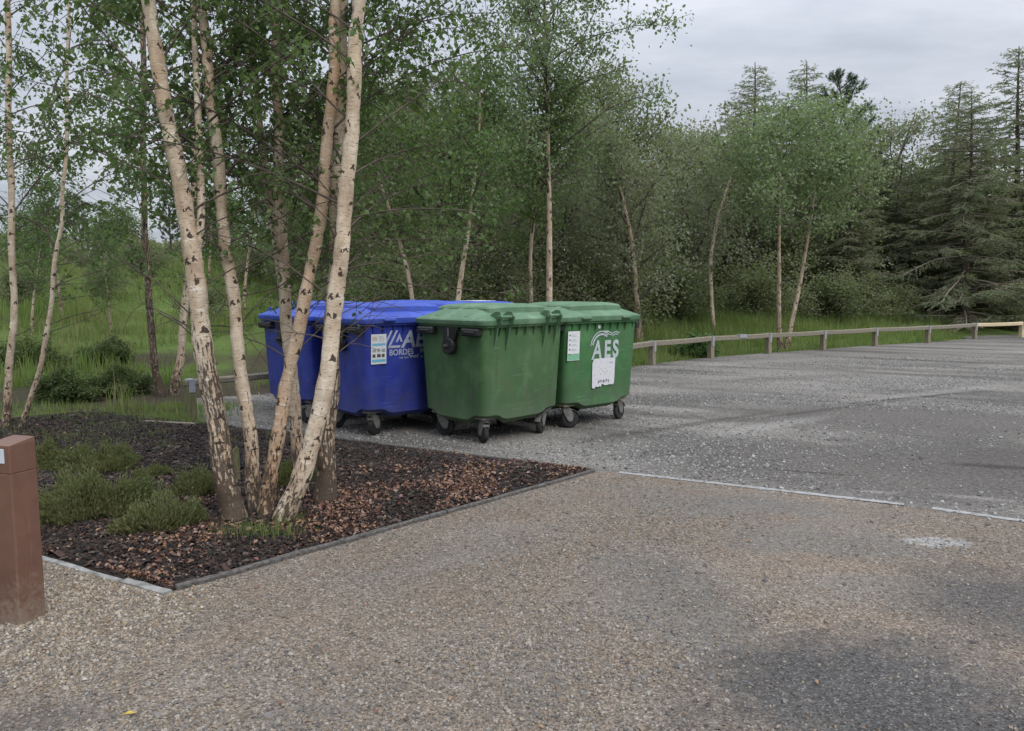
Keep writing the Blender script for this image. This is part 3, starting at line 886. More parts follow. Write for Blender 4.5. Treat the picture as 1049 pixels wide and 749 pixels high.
# ------------------------------------------------------------------ bollard
def bollard():
    c = G(21, 643) + Vector((-.050, .099, 0))
    root = thing('bollard_light', 'square brown bollard light with pale lens at the left edge', 'bollard', c, R(-18))
    w = .078
    def sq(z, k=1.0, b=.008):
        x = w * k
        return [(-x + b, -x, z), (x - b, -x, z), (x, -x + b, z), (x, x - b, z), (x - b, x, z), (-x + b, x, z), (-x, x - b, z), (-x, -x + b, z)]
    mb = MB()
    rows = [sq(-.06), sq(.805), sq(.808, .96)]
    mb.grid(rows, 0, smooth=False); mb.cap(rows[-1]); mb.cap(rows[0], 0, True)
    link('post', mb.mesh('post', M['bollard']), root)
    mb = MB()
    rows = [sq(.809, .96), sq(.813), sq(.955), sq(.968, .95)]
    rows[-1] = [(x, y, z + .012 * (y / w)) for x, y, z in rows[-1]]
    mb.grid(rows, 0, smooth=False); mb.cap(rows[-1]); mb.cap(rows[0], 0, True)
    h = link('lamp_head', mb.mesh('lamp_head', M['bollard']), root)
    mb = MB(); mb.box((-.005, -w - .001, .90), (.095, .006, .075), None, 0, .002)
    link('lens', mb.mesh('lens', M['lamp_glass']), h)
bollard()

# ------------------------------------------------------------------ wheeled bins
def rrect(L, W, r, z, n=6, ns=16):
    """rounded rectangle ring, straight sides subdivided"""
    pts = []
    x, y = L / 2 - r, W / 2 - r
    for cx, cy, a0 in ((x, -y, -90), (x, y, 0), (-x, y, 90), (-x, -y, 180)):
        for k in range(n + 1):
            a = R(a0 + 90 * k / n)
            pts.append((cx + r * math.cos(a), cy + r * math.sin(a)))
    out = []
    m = len(pts)
    for i in range(m):
        p, q = pts[i], pts[(i + 1) % m]
        out.append(p)
        if math.dist(p, q) > .2:
            for k in range(1, ns): out.append((p[0] + (q[0] - p[0]) * k / ns, p[1] + (q[1] - p[1]) * k / ns))
    return [Vector((a, b, z)) for a, b in out]

BL0, BL1, BW0, BW1, BZ0, BZ1 = 1.115, 1.17, .915, .98, .30, 1.19
def face_y(z):           # outer face of the long side (panel), positive
    k = (z - BZ0) / (BZ1 - BZ0)
    return (BW0 + (BW1 - BW0) * k) / 2
TILT = math.atan((BW1 - BW0) / 2 / (BZ1 - BZ0))

def bin_body():
    mb = MB(); rows = []
    zs = [.25, .255, .275] + [BZ0 + (BZ1 - BZ0) * k / 14 for k in range(15)]
    for z in zs:
        k = max(0, (z - BZ0) / (BZ1 - BZ0)); low = max(0, (BZ0 - z) / .05)
        L = BL0 + (BL1 - BL0) * k - low * .14; W = BW0 + (BW1 - BW0) * k - low * .14
        ring = rrect(L, W, .085 - .03 * k + .02 * low, z)
        o = []
        for p in ring:
            x, y = p.x, p.y
            ax, ay = abs(x) / (L / 2), abs(y) / (W / 2)
            # recessed panel on long sides, pilasters at the corners
            if ay > .985 and k > 0.0:
                s = float(sstep((.415 - abs(x)) / .02)) * float(sstep(k / .06)) * float(sstep((1.0 - k) / .04))
                y -= math.copysign(.014 * s, y)
                y += math.copysign(.012 * (1 - (2 * k - 1) ** 2) * (1 - ax * ax), y)
            if ax > .985 and k > 0.0:
                s = float(sstep((.30 - abs(y)) / .02)) * float(sstep(k / .06)) * float(sstep((1.0 - k) / .04))
                x -= math.copysign(.010 * s, x)
            corner = min(1, max(0, (min(ax, ay) - .62) / .1)) if max(ax, ay) > .9 else 0
            zz = z
            if z <= BZ0 + .07:
                zz = z - .055 * (1 - float(sstep((max(ax * ay, 0) - .45) / .25))) * (1 - max(0, (z - BZ0)) / .07)
            o.append(Vector((x, y, zz)))
        rows.append(o)
    mb.grid(rows, 0); mb.cap(rows[0], 0, True)
    mb.cap([p * 1.0 for p in rows[-1]], 0)
    return mb

def bin_rim():
    mb = MB()
    rows = [rrect(1.165, .975, .06, 1.165), rrect(1.225, 1.03, .07, 1.172), rrect(1.23, 1.035, .07, 1.205), rrect(1.18, .99, .06, 1.21)]
    mb.grid(rows, 0)
    # gussets below the lip
    for s in (-1, 1):
        for k in range(9):
            x = -.50 + .125 * k
            y = s * (face_y(1.12) - .004)
            mb.prism([(0, 0), (.036, .0), (0, -.085)], .012, Matrix.Translation((x, y, 1.168)) @ Matrix(((0, 0, 1, 0), (s, 0, 0, 0), (0, 1, 0, 0), (0, 0, 0, 1))), 0)
        for k in range(7):
            y = -.36 + .12 * k
            mb.prism([(0, 0), (.036, .0), (0, -.085)], .012, Matrix.Translation((s * .574, y, 1.168)) @ Matrix(((s, 0, 0, 0), (0, 0, 1, 0), (0, 1, 0, 0), (0, 0, 0, 1))), 0)
    return mb

def bin_lid(bulge=1.0):
    mb = MB()
    sec = [(1.195, 1.262, 1.062, .07), (1.212, 1.272, 1.072, .075), (1.238, 1.272, 1.072, .075), (1.248, 1.255, 1.055, .07), (1.256, 1.225, 1.02, .07),
           (1.276, 1.14, .93, .08), (1.302, 1.03, .80, .09), (1.33, .90, .66, .09), (1.345, .82, .58, .09)]
    rows = []
    for z, L, W, r in sec:
        ring = rrect(L, W, r, z)
        rows.append([Vector((p.x, p.y, p.z + .010 * (1 - (p.x / .65) ** 2) * (z > 1.2))) for p in ring])
    mb.grid(rows, 0); mb.cap(rows[-1], 0, smooth=True)
    # raised centre panel with a stepped edge
    sec = [(1.29, .86, .80, .05), (1.34, .85, .79, .05), (1.358, .82, .75, .05), (1.372, .72, .60, .05), (1.377, .60, .45, .05)]
    rows = []
    for z, L, W, r in sec:
        ring = rrect(L, W, r, z)
        rows.append([Vector((p.x, p.y, p.z + .012 * bulge * max(0, 1 - (p.x / .45) ** 2) + .012)) for p in ring])
    mb.grid(rows, 0); mb.cap(rows[-1], 0, smooth=True)
    # stiffening ribs running to the ends
    for s in (-1, 1):
        for y in (-.22, 0, .22):
            mb.beam((s * .43, y, 1.345), (s * .575, y, 1.268), .07, .022, 0, .008)
    return mb

def bin_hinges(parent, mat):
    """rear (+y) hinge fins, two pairs with a pin"""
    for hx in (-.36, .36):
        mb = MB()
        for dx in (-.085, .085):
            out = [(.0, -.24), (.055, -.02), (.095, .02), (.115, .085), (.085, .135), (.03, .14), (-.06, .10), (-.06, .02), (0.0, -.01)]
            Mx = Matrix.Translation((hx + dx, .485, 1.19)) @ Matrix(((0, 0, 1, 0), (1, 0, 0, 0), (0, 1, 0, 0), (0, 0, 0, 1)))
            mb.prism(out, .016, Mx, 0)
        mb.lathe([(.016, -.11), (.016, .11)], (hx, .565, 1.275), (1, 0, 0), 10)
        mb.lathe([(.03, -.10), (.03, -.07)], (hx, .565, 1.275), (1, 0, 0), 12)
        mb.lathe([(.03, .07), (.03, .10)], (hx, .565, 1.275), (1, 0, 0), 12)
        link('hinge', mb.mesh('hinge', mat), parent)

def bin_sides(parent):
    """trunnions and grip bars on the short ends"""
    for s in (-1, 1):
        mb = MB()
        out = [(-.15, .17), (.15, .17), (.115, .12), (.075, .03), (.07, -.02), (.045, -.055), (0, -.068), (-.045, -.055), (-.07, -.02), (-.075, .03), (-.115, .12)]
        Mx = Matrix.Translation((s * .588, 0, 1.0)) @ Matrix(((0, 0, s, 0), (1, 0, 0, 0), (0, 1, 0, 0), (0, 0, 0, 1)))
        mb.prism(out, .05, Mx, 0)
        mb.lathe([(.085, -.03), (.085, .022), (.075, .028)], (s * .608, 0, .975), (s, 0, 0), 22, 0)
        mb.lathe([(.021, 0), (.021, .075), (.017, .08)], (s * .608, 0, .975), (s, 0, 0), 14, 0)
        mb.beam((s * .616, 0, 1.07), (s * .616, 0, 1.16), .012, .02, 1, .002)
        link('trunnion', mb.mesh('trunnion', [M['black_plastic'], M['steel']]), parent)
        for y in (-.34, .34):
            mb = MB()
            mb.box((s * .618, y, 1.125), (.075, .25, .075), None, 0, .014)
            mb.box((s * .648, y, 1.125), (.03, .16, .03), None, 0, .01)
            link('grip', mb.mesh('grip', M['black_plastic']), parent)

def castor(parent, x, y, ang, plate):
    mb = MB()
    mb.box((x, y, .262), (.17, .13, .03), None, 1, .006)
    mb.lathe([(.042, .222), (.046, .248)], (x, y, 0), (0, 0, 1), 16, 0)
    off = Vector((math.cos(ang), math.sin(ang), 0)) * .045
    side = Vector((-math.sin(ang), math.cos(ang), 0))
    fwd = Vector((math.cos(ang), math.sin(ang), 0))
    wc = Vector((x, y, .10)) + off
    for s in (-1, 1):
        M3 = Matrix((fwd, Vector((0, 0, 1)), side)).transposed().to_4x4()
        M3.translation = Vector((x, y, 0)) + side * s * .036
        mb.prism([(-.045, .225), (.05, .225), (.085, .15), (.07, .085), (.045, .075), (.02, .085), (-.02, .15)], .006, M3, 0)
    M3 = Matrix((fwd, side, Vector((0, 0, 1)))).transposed()
    mb.box(Vector((x, y, .222)) + fwd * .002, (.095, .072, .006), M3, 0)
    # curved mudguard over the tyre
    rows = []
    for k in range(6):
        a = R(20 + 24 * k)
        c = wc + fwd * (.112 * math.cos(a)) + Vector((0, 0, .112 * math.sin(a)))
        rows.append([c - side * .033, c + side * .033, c + side * .033 + (c - wc).normalized() * .004, c - side * .033 + (c - wc).normalized() * .004])
    mb.grid(rows, 0, smooth=False)
    mb.lathe([(.011, -.042), (.011, .042)], wc, side, 10, 0)
    c = link('castor', mb.mesh('castor', [M['steel'], plate]), parent)
    w = MB()
    w.lathe([(.066, -.024), (.088, -.026), (.098, -.017), (.100, -.006), (.100, .006), (.098, .017), (.088, .026), (.066, .024)], wc, side, 28)
    link('tyre', w.mesh('tyre', M['rubber']), c)
    w = MB()
    w.lathe([(.018, -.03), (.028, -.028), (.03, -.014), (.058, -.013), (.066, -.02), (.066, .02), (.058, .013), (.03, .014), (.028, .028), (.018, .03)], wc, side, 20)
    link('hub', w.mesh('hub', M['steel']), c)

def make_bin(name, label, cat, loc, rz, body_m, lid_m, grp, angs, bulge=1.0, plate=None):
    root = thing(name, label, cat, loc, rz, grp)
    root.scale = (1.13, 1.13, 1.13)
    bm_, rm_, lm_ = bin_body().mesh('body', body_m), bin_rim().mesh('rim', body_m), bin_lid(bulge).mesh('lid', lid_m)
    for me_ in (bm_, rm_, lm_): me_.set_sharp_from_angle(angle=R(24))
    link('body', bm_, root); link('rim', rm_, root); l = link('lid', lm_, root)
    for x in (-.33, .33):
        mb = MB(); mb.box((x, -.551, 1.228), (.14, .036, .03), None, 0, .008)
        link('lid_handle', mb.mesh('lid_handle', lid_m), l)
    bin_hinges(root, lid_m)
    bin_sides(root)
    for (x, y), a in zip(((-.43, -.33), (.43, -.33), (.43, .33), (-.43, .33)), angs):
        castor(root, x, y, a, plate or M['steel'])
    return root

# text and flat print on a bin's front or rear face -------------------------
def text_mesh(txt, size, mat, shear=0.0, sx=1.0, bold=0.0, space=1.0):
    cu = bpy.data.curves.new('lettering', 'FONT')
    cu.body = txt; cu.size = size; cu.shear = shear; cu.extrude = .0006; cu.offset = bold; cu.space_character = space
    ob = bpy.data.objects.new('lettering_tmp', cu); COL.objects.link(ob)
    dg = bpy.context.evaluated_depsgraph_get(); dg.update()
    me = bpy.data.meshes.new_from_object(ob.evaluated_get(dg))
    bpy.data.objects.remove(ob); bpy.data.curves.remove(cu)
    me.transform(Matrix.Diagonal((sx, 1, 1, 1)))
    me.materials.clear(); me.materials.append(mat)
    return me
def decal_matrix(u, z, off=.0):
    """front (-y) long side: local x to the right when seen from outside, y up the face"""
    y = -(face_y(z) + .0015 + off)
    if abs(u) < .40: 
        k = (z - BZ0) / (BZ1 - BZ0)
        y += .014 - .012 * (1 - (2 * k - 1) ** 2) * (1 - (u / .6) ** 2) - .003
    return Matrix.Translation((u, y, z)) @ Matrix.Rotation(math.pi / 2 - (-TILT), 4, 'X')
def put(parent, name, me, u, z, off=0.0, label=None):
    o = link(name, me, parent)
    o.matrix_local = decal_matrix(u, z, off)
    if label: o['label'] = label
    return o
def quad(mb, x0, y0, x1, y1, m, z, th=.0004):
    mb.box(((x0 + x1) / 2, (y0 + y1) / 2, z), (x1 - x0, y1 - y0, th), None, m)

UA = R(44)
U2 = Vector((math.cos(UA), math.sin(UA), 0)); V2 = Vector((-math.sin(UA), math.cos(UA), 0))
GA = 'green wheeled bins'; BA = 'blue wheeled bins'
g1 = Vector((-.24, 9.25, 0))
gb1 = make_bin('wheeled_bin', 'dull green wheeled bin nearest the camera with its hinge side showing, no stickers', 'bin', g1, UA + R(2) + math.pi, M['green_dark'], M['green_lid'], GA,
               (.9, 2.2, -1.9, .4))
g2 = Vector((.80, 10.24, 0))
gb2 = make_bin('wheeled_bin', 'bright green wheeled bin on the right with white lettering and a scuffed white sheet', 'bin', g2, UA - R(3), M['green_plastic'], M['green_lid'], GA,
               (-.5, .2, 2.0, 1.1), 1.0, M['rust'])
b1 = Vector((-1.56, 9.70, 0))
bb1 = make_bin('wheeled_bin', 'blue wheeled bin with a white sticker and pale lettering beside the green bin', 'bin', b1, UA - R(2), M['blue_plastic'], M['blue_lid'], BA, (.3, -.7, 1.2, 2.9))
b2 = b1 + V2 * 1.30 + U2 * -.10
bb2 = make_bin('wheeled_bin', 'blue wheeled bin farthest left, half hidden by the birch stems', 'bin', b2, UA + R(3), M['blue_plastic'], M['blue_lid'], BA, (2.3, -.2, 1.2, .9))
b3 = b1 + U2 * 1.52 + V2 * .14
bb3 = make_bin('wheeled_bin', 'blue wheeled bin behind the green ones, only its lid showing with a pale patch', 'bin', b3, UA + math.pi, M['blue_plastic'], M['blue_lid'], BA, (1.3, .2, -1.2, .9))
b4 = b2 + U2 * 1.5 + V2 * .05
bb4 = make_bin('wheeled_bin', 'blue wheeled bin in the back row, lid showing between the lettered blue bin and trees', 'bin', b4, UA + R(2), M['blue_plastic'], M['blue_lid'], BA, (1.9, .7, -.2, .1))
# pale label on the lid of the hidden blue bin
mb = MB(); 
mb.box((-.1, 0, 1.402), (.34, .3, .004), None, 0)
link('lid_sticker', mb.mesh('lid_sticker', M['paper']), bb3)

# writing on the lettered blue bin
me = text_mesh('AES', .25, M['white_print_blue'], .18, 1.0, .006, 1.0)
put(bb1, 'lettering', me, -.145, .935)
lg = MB()
for k in range(2):
    x = -.115 + .045 * k
    lg.poly([(x - .055, 0, 0), (x - .035, 0, 0), (x + .035, .125, 0), (x + .018, .125, 0)])
lg.poly([(-.125, -.002, 0), (-.02, -.002, 0), (-.012, .016, 0), (-.115, .016, 0)])
lg.poly([(-.055, .04, 0), (-.022, .105, 0), (.005, .04, 0), (-.012, .04, 0), (-.024, .07, 0), (-.037, .04, 0)])
lgm = lg.mesh('emblem', M['white_print_blue']); lgm.transform(Matrix.Diagonal((1.45, 1.45, 1, 1)))
put(bb1, 'emblem', lgm, -.14, .935)
me = text_mesh('BORDES', .088, M['white_print_blue'], 0, .95, .0015)
put(bb1, 'lettering', me, -.30, .855)
me = text_mesh('MO', .085, M['white_print_blue'], 0, 1.0, .001)
put(bb1, 'lettering', me, .09, .862)
sw = MB()
rows = []
for k in range(11):
    a = R(200 + 14 * k)
    rows.append([(.075 * math.cos(a), .035 * math.sin(a), 0), (.066 * math.cos(a), .026 * math.sin(a) + .002, 0)])
sw.grid(rows, 0, close=False, smooth=False)
put(bb1, 'emblem', sw.mesh('emblem', M['white_print_blue']), .01, .862)
sm = MB(); x = 0
for wd in (.05, .06, .035, .07, .05):
    for k in range(int(wd / .009)):
        quad(sm, x + k * .009, 0, x + k * .009 + .005, rnd.uniform(.010, .02), 0, 0)
    x += wd + .012
put(bb1, 'small_print', sm.mesh('small_print', M['white_print_blue']), -.17, .815)
# information sticker
st = MB()
quad(st, -.092, -.155, .092, .155, 0, 0, .001)
quad(st, -.075, .085, -.02, .13, 4, .001)
quad(st, -.08, .035, .08, .06, 1, .001)
quad(st, -.08, -.135, .08, -.105, 1, .001)
for i in range(3):
    for j in range(2):
        quad(st, -.075 + .055 * i, -.085 + .055 * j, -.075 + .055 * i + .035 + .008 * ((i + j) % 2), -.085 + .055 * j + .034, 2 if j == 0 else 3, .001)
for k in range(5): quad(st, .0, .13 - k * .012, .05 + .025 * ((k * 7) % 3) / 2, .134 - k * .012, 3, .001)
put(bb1, 'sticker', st.mesh('sticker', [M['paper'], M['print_blue'], M['print_dark'], M['print_grey'], M['print_orange']]), -.435, .93, .012, 'white sticker with blue bands and small pictures')

# writing on the right green bin
me = text_mesh('A', .30, M['white_print'], .12, .78, .006); put(gb2, 'lettering', me, -.17, .765)
me = text_mesh('E', .27, M['white_print'], .0, .80, .010); put(gb2, 'lettering', me, .03, .775)
me = text_mesh('S', .27, M['white_print'], .0, .80, .010); put(gb2, 'lettering', me, .175, .775)
arc = MB()
for (r0, r1, x0, x1, cy) in ((.20, .186, 170, 62, .02), (.172, .150, 165, 55, .02)):
    rows = []
    for k in range(15):
        a = R(x0 + (x1 - x0) * k / 14)
        rows.append([(r0 * .95 * math.cos(a), cy + r0 * math.sin(a), 0), (r1 * .95 * math.cos(a), cy + r1 * math.sin(a), 0)])
    arc.grid(rows, 0, close=False, smooth=False)
for (cx_, r0) in ((.10, .075), (.235, .07)):
    for dr in (0, .03):
        rows = []
        for k in range(11):
            a = R(150 - 100 * k / 10)
            rows.append([(cx_ + (r0 + dr) * math.cos(a), .125 + (r0 + dr) * .8 * math.sin(a), 0), (cx_ + (r0 + dr - .014) * math.cos(a), .125 + (r0 + dr - .014) * .8 * math.sin(a), 0)])
        arc.grid(rows, 0, close=False, smooth=False)
put(gb2, 'emblem', arc.mesh('emblem', M['white_print']), -.015, .86)
# scuffed white sheet with ragged lower edge
sh = MB()
N = 18
low = [(-.185 + .37 * k / N, -.155 + rnd.uniform(-.012, .014) - .02 * (k / N < .4)) for k in range(N + 1)]
top_ = [(.19, .15), (-.165, .152), (-.19, .10)]
outl = low + top_
sh.prism([(x, y) for x, y in outl], .0016, Matrix.Identity(4))
ns = put(gb2, 'notice_sheet', sh.mesh('notice_sheet', M['notice']), .03, .615, .004, 'scuffed white sheet with brown rust spots and a torn edge')
pr = MB()
for i in range(4):
    for j in range(3):
        if (i + j) % 2 == 0: quad(pr, -.06 + .035 * i, -.03 + .03 * j, -.06 + .035 * i + .02, -.03 + .03 * j + .012, 0, .002)
quad(pr, .09, .095, .15, .10, 1, .002)
for i in range(7): quad(pr, -.09 + .028 * i, -.13 + .006 * (i % 3), -.09 + .028 * i + .014, -.10 + .008 * (i % 2), 1, .002)
o = link('print', pr.mesh('print', [M['print_orange'], M['print_dark']]), ns)
st = MB()
quad(st, -.092, -.16, .092, .16, 0, 0, .001)
quad(st, -.088, -.155, .088, -.085, 1, .001)
for k in range(5):
    quad(st, -.07, .11 - .052 * k, -.052, .125 - .052 * k, 2, .0015)
    for j in range(2): quad(st, -.035, .118 - .052 * k - .014 * j, .03 + .04 * ((k * 3 + j) % 3) / 2, .122 - .052 * k - .014 * j, 3, .0015)
put(gb2, 'sticker', st.mesh('sticker', [M['paper'], M['print_green'], M['print_dark'], M['print_grey']]), -.475, .93, .010, 'white list sticker with a green lower band')
tg = MB(); tg.lathe([(.022, -.0008), (.022, .0008)], (0, 0, 0), (0, 0, 1), 14)
put(gb2, 'tag', tg.mesh('tag', M['white_print']), -.06, 1.125, .003)
tg = MB(); quad(tg, 0, 0, .075, .018, 0, 0)
put(gb2, 'tag', tg.mesh('tag', M['white_print']), .02, 1.06, .003)

# ------------------------------------------------------------------ tree building
def grow(start, d, length, n, droop, jit, rg):
    pts = [Vector(start)]; d = Vector(d).normalized(); st = length / n
    for i in range(n):
        d = (d + Vector((rg.gauss(0, jit), rg.gauss(0, jit), rg.gauss(0, jit * .7) - droop))).normalized()
        pts.append(pts[-1] + d * st)
    return pts
def at_len(pts, f):
    x = f * (len(pts) - 1); i = min(int(x), len(pts) - 2); return pts[i].lerp(pts[i + 1], x - i), (pts[i + 1] - pts[i]).normalized()
def smooth_path(ctrl, n):
    """catmull-rom through control points"""
    c = [Vector(p) for p in ctrl]
    c = [c[0] * 2 - c[1]] + c + [c[-1] * 2 - c[-2]]
    out = []
    segs = len(c) - 3
    for i in range(n + 1):
        x = segs * i / n; k = min(int(x), segs - 1); t = x - k
        p0, p1, p2, p3 = c[k:k + 4]
        out.append(.5 * ((2 * p1) + (p2 - p0) * t + (2 * p0 - 5 * p1 + 4 * p2 - p3) * t * t + (3 * p1 - p0 - 3 * p2 + p3) * t ** 3))
    return out

def hang_leaves(pts, size, rg, droop=.8, fold=.1, aspect=.72):
    """pts (N,3): leaf base points; leaves hang and turn at random"""
    n = len(pts)
    az = rg.uniform(0, 2 * np.pi, n)
    d = np.stack([np.cos(az), np.sin(az), -droop + rg.normal(0, .45, n)], 1); d /= np.linalg.norm(d, axis=1)[:, None]
    q = rg.normal(0, 1, (n, 3)); w = np.cross(d, q); w /= np.linalg.norm(w, axis=1)[:, None]
    nn = np.cross(d, w)
    s = size[:, None]
    v0 = pts; v1 = pts + d * s * .42 + w * s * aspect * .5 + nn * s * fold; v2 = pts + d * s; v3 = pts + d * s * .42 - w * s * aspect * .5 + nn * s * fold
    return np.stack([v0, v1, v2, v3], 1).reshape(-1, 3)

def leaf_mesh(name, pts, smin, smax, mats, seed, droop=.8, aspect=.72, mi=None):
    rg = np.random.default_rng(seed)
    pts = np.array([tuple(p) for p in pts], float) if not isinstance(pts, np.ndarray) else pts
    V = hang_leaves(pts, rg.uniform(smin, smax, len(pts)), rg, droop, aspect=aspect)
    return raw_mesh(name, V, np.arange(len(V)).reshape(-1, 4), mats, mi)

def crown(parent, wood, wood_mat, lv):
    import bmesh
    a = wood.mesh('crown', wood_mat); bm = bmesh.new(); bm.from_mesh(a); k = 1
    n0 = len(lv.polygons); mi = np.zeros(n0, np.int32); lv.polygons.foreach_get('material_index', mi); lv.polygons.foreach_set('material_index', mi + 1)
    bm.from_mesh(lv); bm.to_mesh(a); bm.free()
    for mt in lv.materials: a.materials.append(mt)
    bpy.data.meshes.remove(lv)
    return link('crown', a, parent)

def stem_birch(name, label, ctrl, r_base, r_top, base_flare, z_min, nb, blen, seed, group=None, leafmat='birch_leaf', forks=(), tw=1.0, avoid_cam=True, leaf=(.036, .06), bark='birch_bark', trunk_cut=None, lpt=13):
    """a birch with a known stem path (world coordinates)"""
    rg = random.Random(seed)
    base = Vector(ctrl[0])
    C_ = [Vector(c) - base for c in ctrl]
    root = thing(name, label, 'tree', base, 0, group)
    path = smooth_path(C_, 110)
    L = len(path)
    rad = []
    for i, p in enumerate(path):
        f = i / (L - 1)
        r = r_base + (r_top - r_base) * f ** .9
        r *= 1 + base_flare * math.exp(-max(p.z, 0) / .16) + .035 * math.sin(i * .8 + seed) + .03 * math.sin(i * .37 + seed * 2) + rg.uniform(-.03, .03)
        if 0 < i < L - 1: path[i] = p + Vector((math.sin(i * .31 + seed), math.cos(i * .27 + seed * 3), 0)) * .008 + Vector((rg.gauss(0, .0015), rg.gauss(0, .0015), 0))
        rad.append(r)
    path[0] = path[0] + Vector((0, 0, -.12))
    tm = MB(); tm.tube(path, rad, 14, 0)
    wm = MB(); lp = []
    stems = [(path, rad, z_min)]
    for fk in forks:
        fp = smooth_path([Vector(c) - base for c in fk['ctrl']], 26)
        fr = [fk['r0'] + (fk['r1'] - fk['r0']) * i / 26 for i in range(27)]
        tm.tube(fp, fr, 10, 0, v0=1.5)
        stems.append((fp, fr, fk.get('z', z_min)))
    for (sp_, sr, zm) in stems:
        # small dead stubs low on the stem
        for k in range(7):
            f = rg.uniform(.06, .4); p, d = at_len(sp_, f)
            az = rg.uniform(0, 6.28); o = Vector((math.cos(az), math.sin(az), rg.uniform(.1, .6))).normalized()
            rr = sr[int(f * (len(sr) - 1))]
            wm.tube([p + o * rr * .8, p + o * (rr + rg.uniform(.015, .05))], [.009, .005], 5)
        for k in range(15 if sp_ is path else 4):
            z = rg.uniform(1.15, zm + .35); f = next((i for i, p in enumerate(sp_) if p.z >= z), len(sp_) - 2) / (len(sp_) - 1)
            p, d = at_len(sp_, min(f, .98)); az = rg.uniform(0, 6.28)
            if avoid_cam and math.sin(az) < -.2: az += math.pi
            el = R(rg.uniform(5, 50)); dv = Vector((math.cos(az) * math.cos(el), math.sin(az) * math.cos(el), math.sin(el)))
            bt = grow(p, dv, rg.uniform(.5, 1.6), 7, .03, .12, rg)
            wm.tube(bt, [.006 * (1 - .8 * i / 7) for i in range(8)], 4, cap=False)
            for q in range(4):
                tp, td = at_len(bt, rg.uniform(.25, .9)); a2 = rg.uniform(0, 6.28); ob = td.orthogonal().normalized()
                t3 = grow(tp, td + (ob * math.cos(a2) + td.cross(ob) * math.sin(a2)) * .8, rg.uniform(.2, .5), 4, .10, .14, rg)
                wm.tube(t3, [.003, .0027, .0024, .002, .0014], 3, cap=False)
                if z > 1.55:
                    for u in range(rg.randint(2, 11)): lp.append(at_len(t3, rg.uniform(.2, 1))[0] + Vector((rg.gauss(0, .015), rg.gauss(0, .015), rg.gauss(0, .015))))
        m = int(nb * 1.15) if sp_ is path else nb // 2
        az = rg.uniform(0, 6.28)
        ztop = sp_[-1].z
        for k in range(m):
            f = None
            z = zm + (ztop - zm) * ((k + rg.random()) / m) ** 1.1
            f = next((i for i, p in enumerate(sp_) if p.z >= z), len(sp_) - 2) / (len(sp_) - 1)
            p, d = at_len(sp_, min(f, .985))
            az += 2.4 + rg.uniform(-.4, .4)
            if avoid_cam and z + base.z < 4.6 and math.sin(az) < -.35: az += math.pi
            el = R(rg.uniform(28, 58))
            ln_ = blen * rg.uniform(.55, 1.1) * (1 - .55 * (z - zm) / (ztop - zm + .01))
            dirv = Vector((math.cos(az) * math.cos(el), math.sin(az) * math.cos(el), math.sin(el)))
            bp = grow(p, dirv, ln_, 8, .07, .07, rg)
            r0 = min(.0105, sr[int(f * (len(sr) - 1))] * .4) * (.6 + .4 * ln_ / blen)
            wm.tube(bp, [r0 * (1 - .8 * i / 8) for i in range(9)], 5, cap=False)
            ntw = int(15 * tw * ln_ / 1.5) + 3
            for q in range(ntw):
                g = rg.uniform(.22, 1.0); tp, td = at_len(bp, g)
                a2 = rg.uniform(0, 6.28)
                side = (td.orthogonal().normalized() * math.cos(a2) + td.cross(td.orthogonal().normalized()) * math.sin(a2))
                tl = rg.uniform(.25, .65) * (1.15 - .5 * g)
                tpth = grow(tp, td * .7 + side * .9, tl, 4, .22, .12, rg)
                wm.tube(tpth, [.0045, .004, .0032, .0025, .0018], 3, cap=False)
                nl = int(lpt * tl / .45) + 2
                for u in range(nl):
                    lp_, ld2 = at_len(tpth, rg.uniform(.1, 1.0))
                    lp.append(lp_ + Vector((rg.gauss(0, .02), rg.gauss(0, .02), rg.gauss(0, .02))))
    link('trunk', tm.mesh('trunk', M[bark]), root)
    crown(root, wm, M['twig'], leaf_mesh('foliage', lp, leaf[0], leaf[1], M[leafmat], seed))
    return root

def gnd(p): return Vector((p.x, p.y, Hf(p.x, p.y)))
def px_path(Y0, pts, ztop_extra=None, base=None):
    """image-traced stem turned into a path in its own vertical plane, then carried on to the crown tip"""
    out = []
    for i, q in enumerate(pts):
        px, py = q[0], q[1]; Y = Y0 + (q[2] if len(q) > 2 else 0)
        out.append(P(px, py, Y))
    out[0].z = .05 if base is None else base
    d = (out[-1] - out[-2]).normalized()
    d = (d + Vector((0, 0, .5))).normalized()
    if ztop_extra: out.append(out[-1] + d * ztop_extra * .5); out.append(out[-1] + (d + Vector((0, 0, .5))).normalized() * ztop_extra * .5)
    return out

BG = 'white stemmed birches growing in the mulch bed'
# the six stems in the bed -------------------------------------------------
y1 = G(238, 532, .06).y
stem_birch('birch_tree', 'thickest birch, leftmost in the bed, its rough stem leaning left and forking', px_path(y1, [(240, 534), (228, 470), (214, 390), (203, 310), (195, 245), (180, 165, .05), (165, 85, .1), (152, 0, .15)], 4.0),
           .081, .040, .32, 2.15, 34, 2.1, 21, BG, bark='birch_bark_rough', forks=[dict(ctrl=[P(201, 262, y1 + .02), P(206, 215, y1 + .08), P(203, 120, y1 + .2), P(199, 30, y1 + .3), P(196, -90, y1 + .4)], r0=.033, r1=.016, z=2.6)])
y2 = G(262, 522, .06).y
stem_birch('birch_tree', 'straight slim white birch, second from left in the bed', px_path(y2, [(263, 522), (256, 450), (245, 360), (234, 270), (223, 170), (214, 80, .05), (206, 0, .1)], 3.6), .054, .031, .35, 2.4, 19, 1.9, 22, BG)
y3 = G(272, 527, .06).y
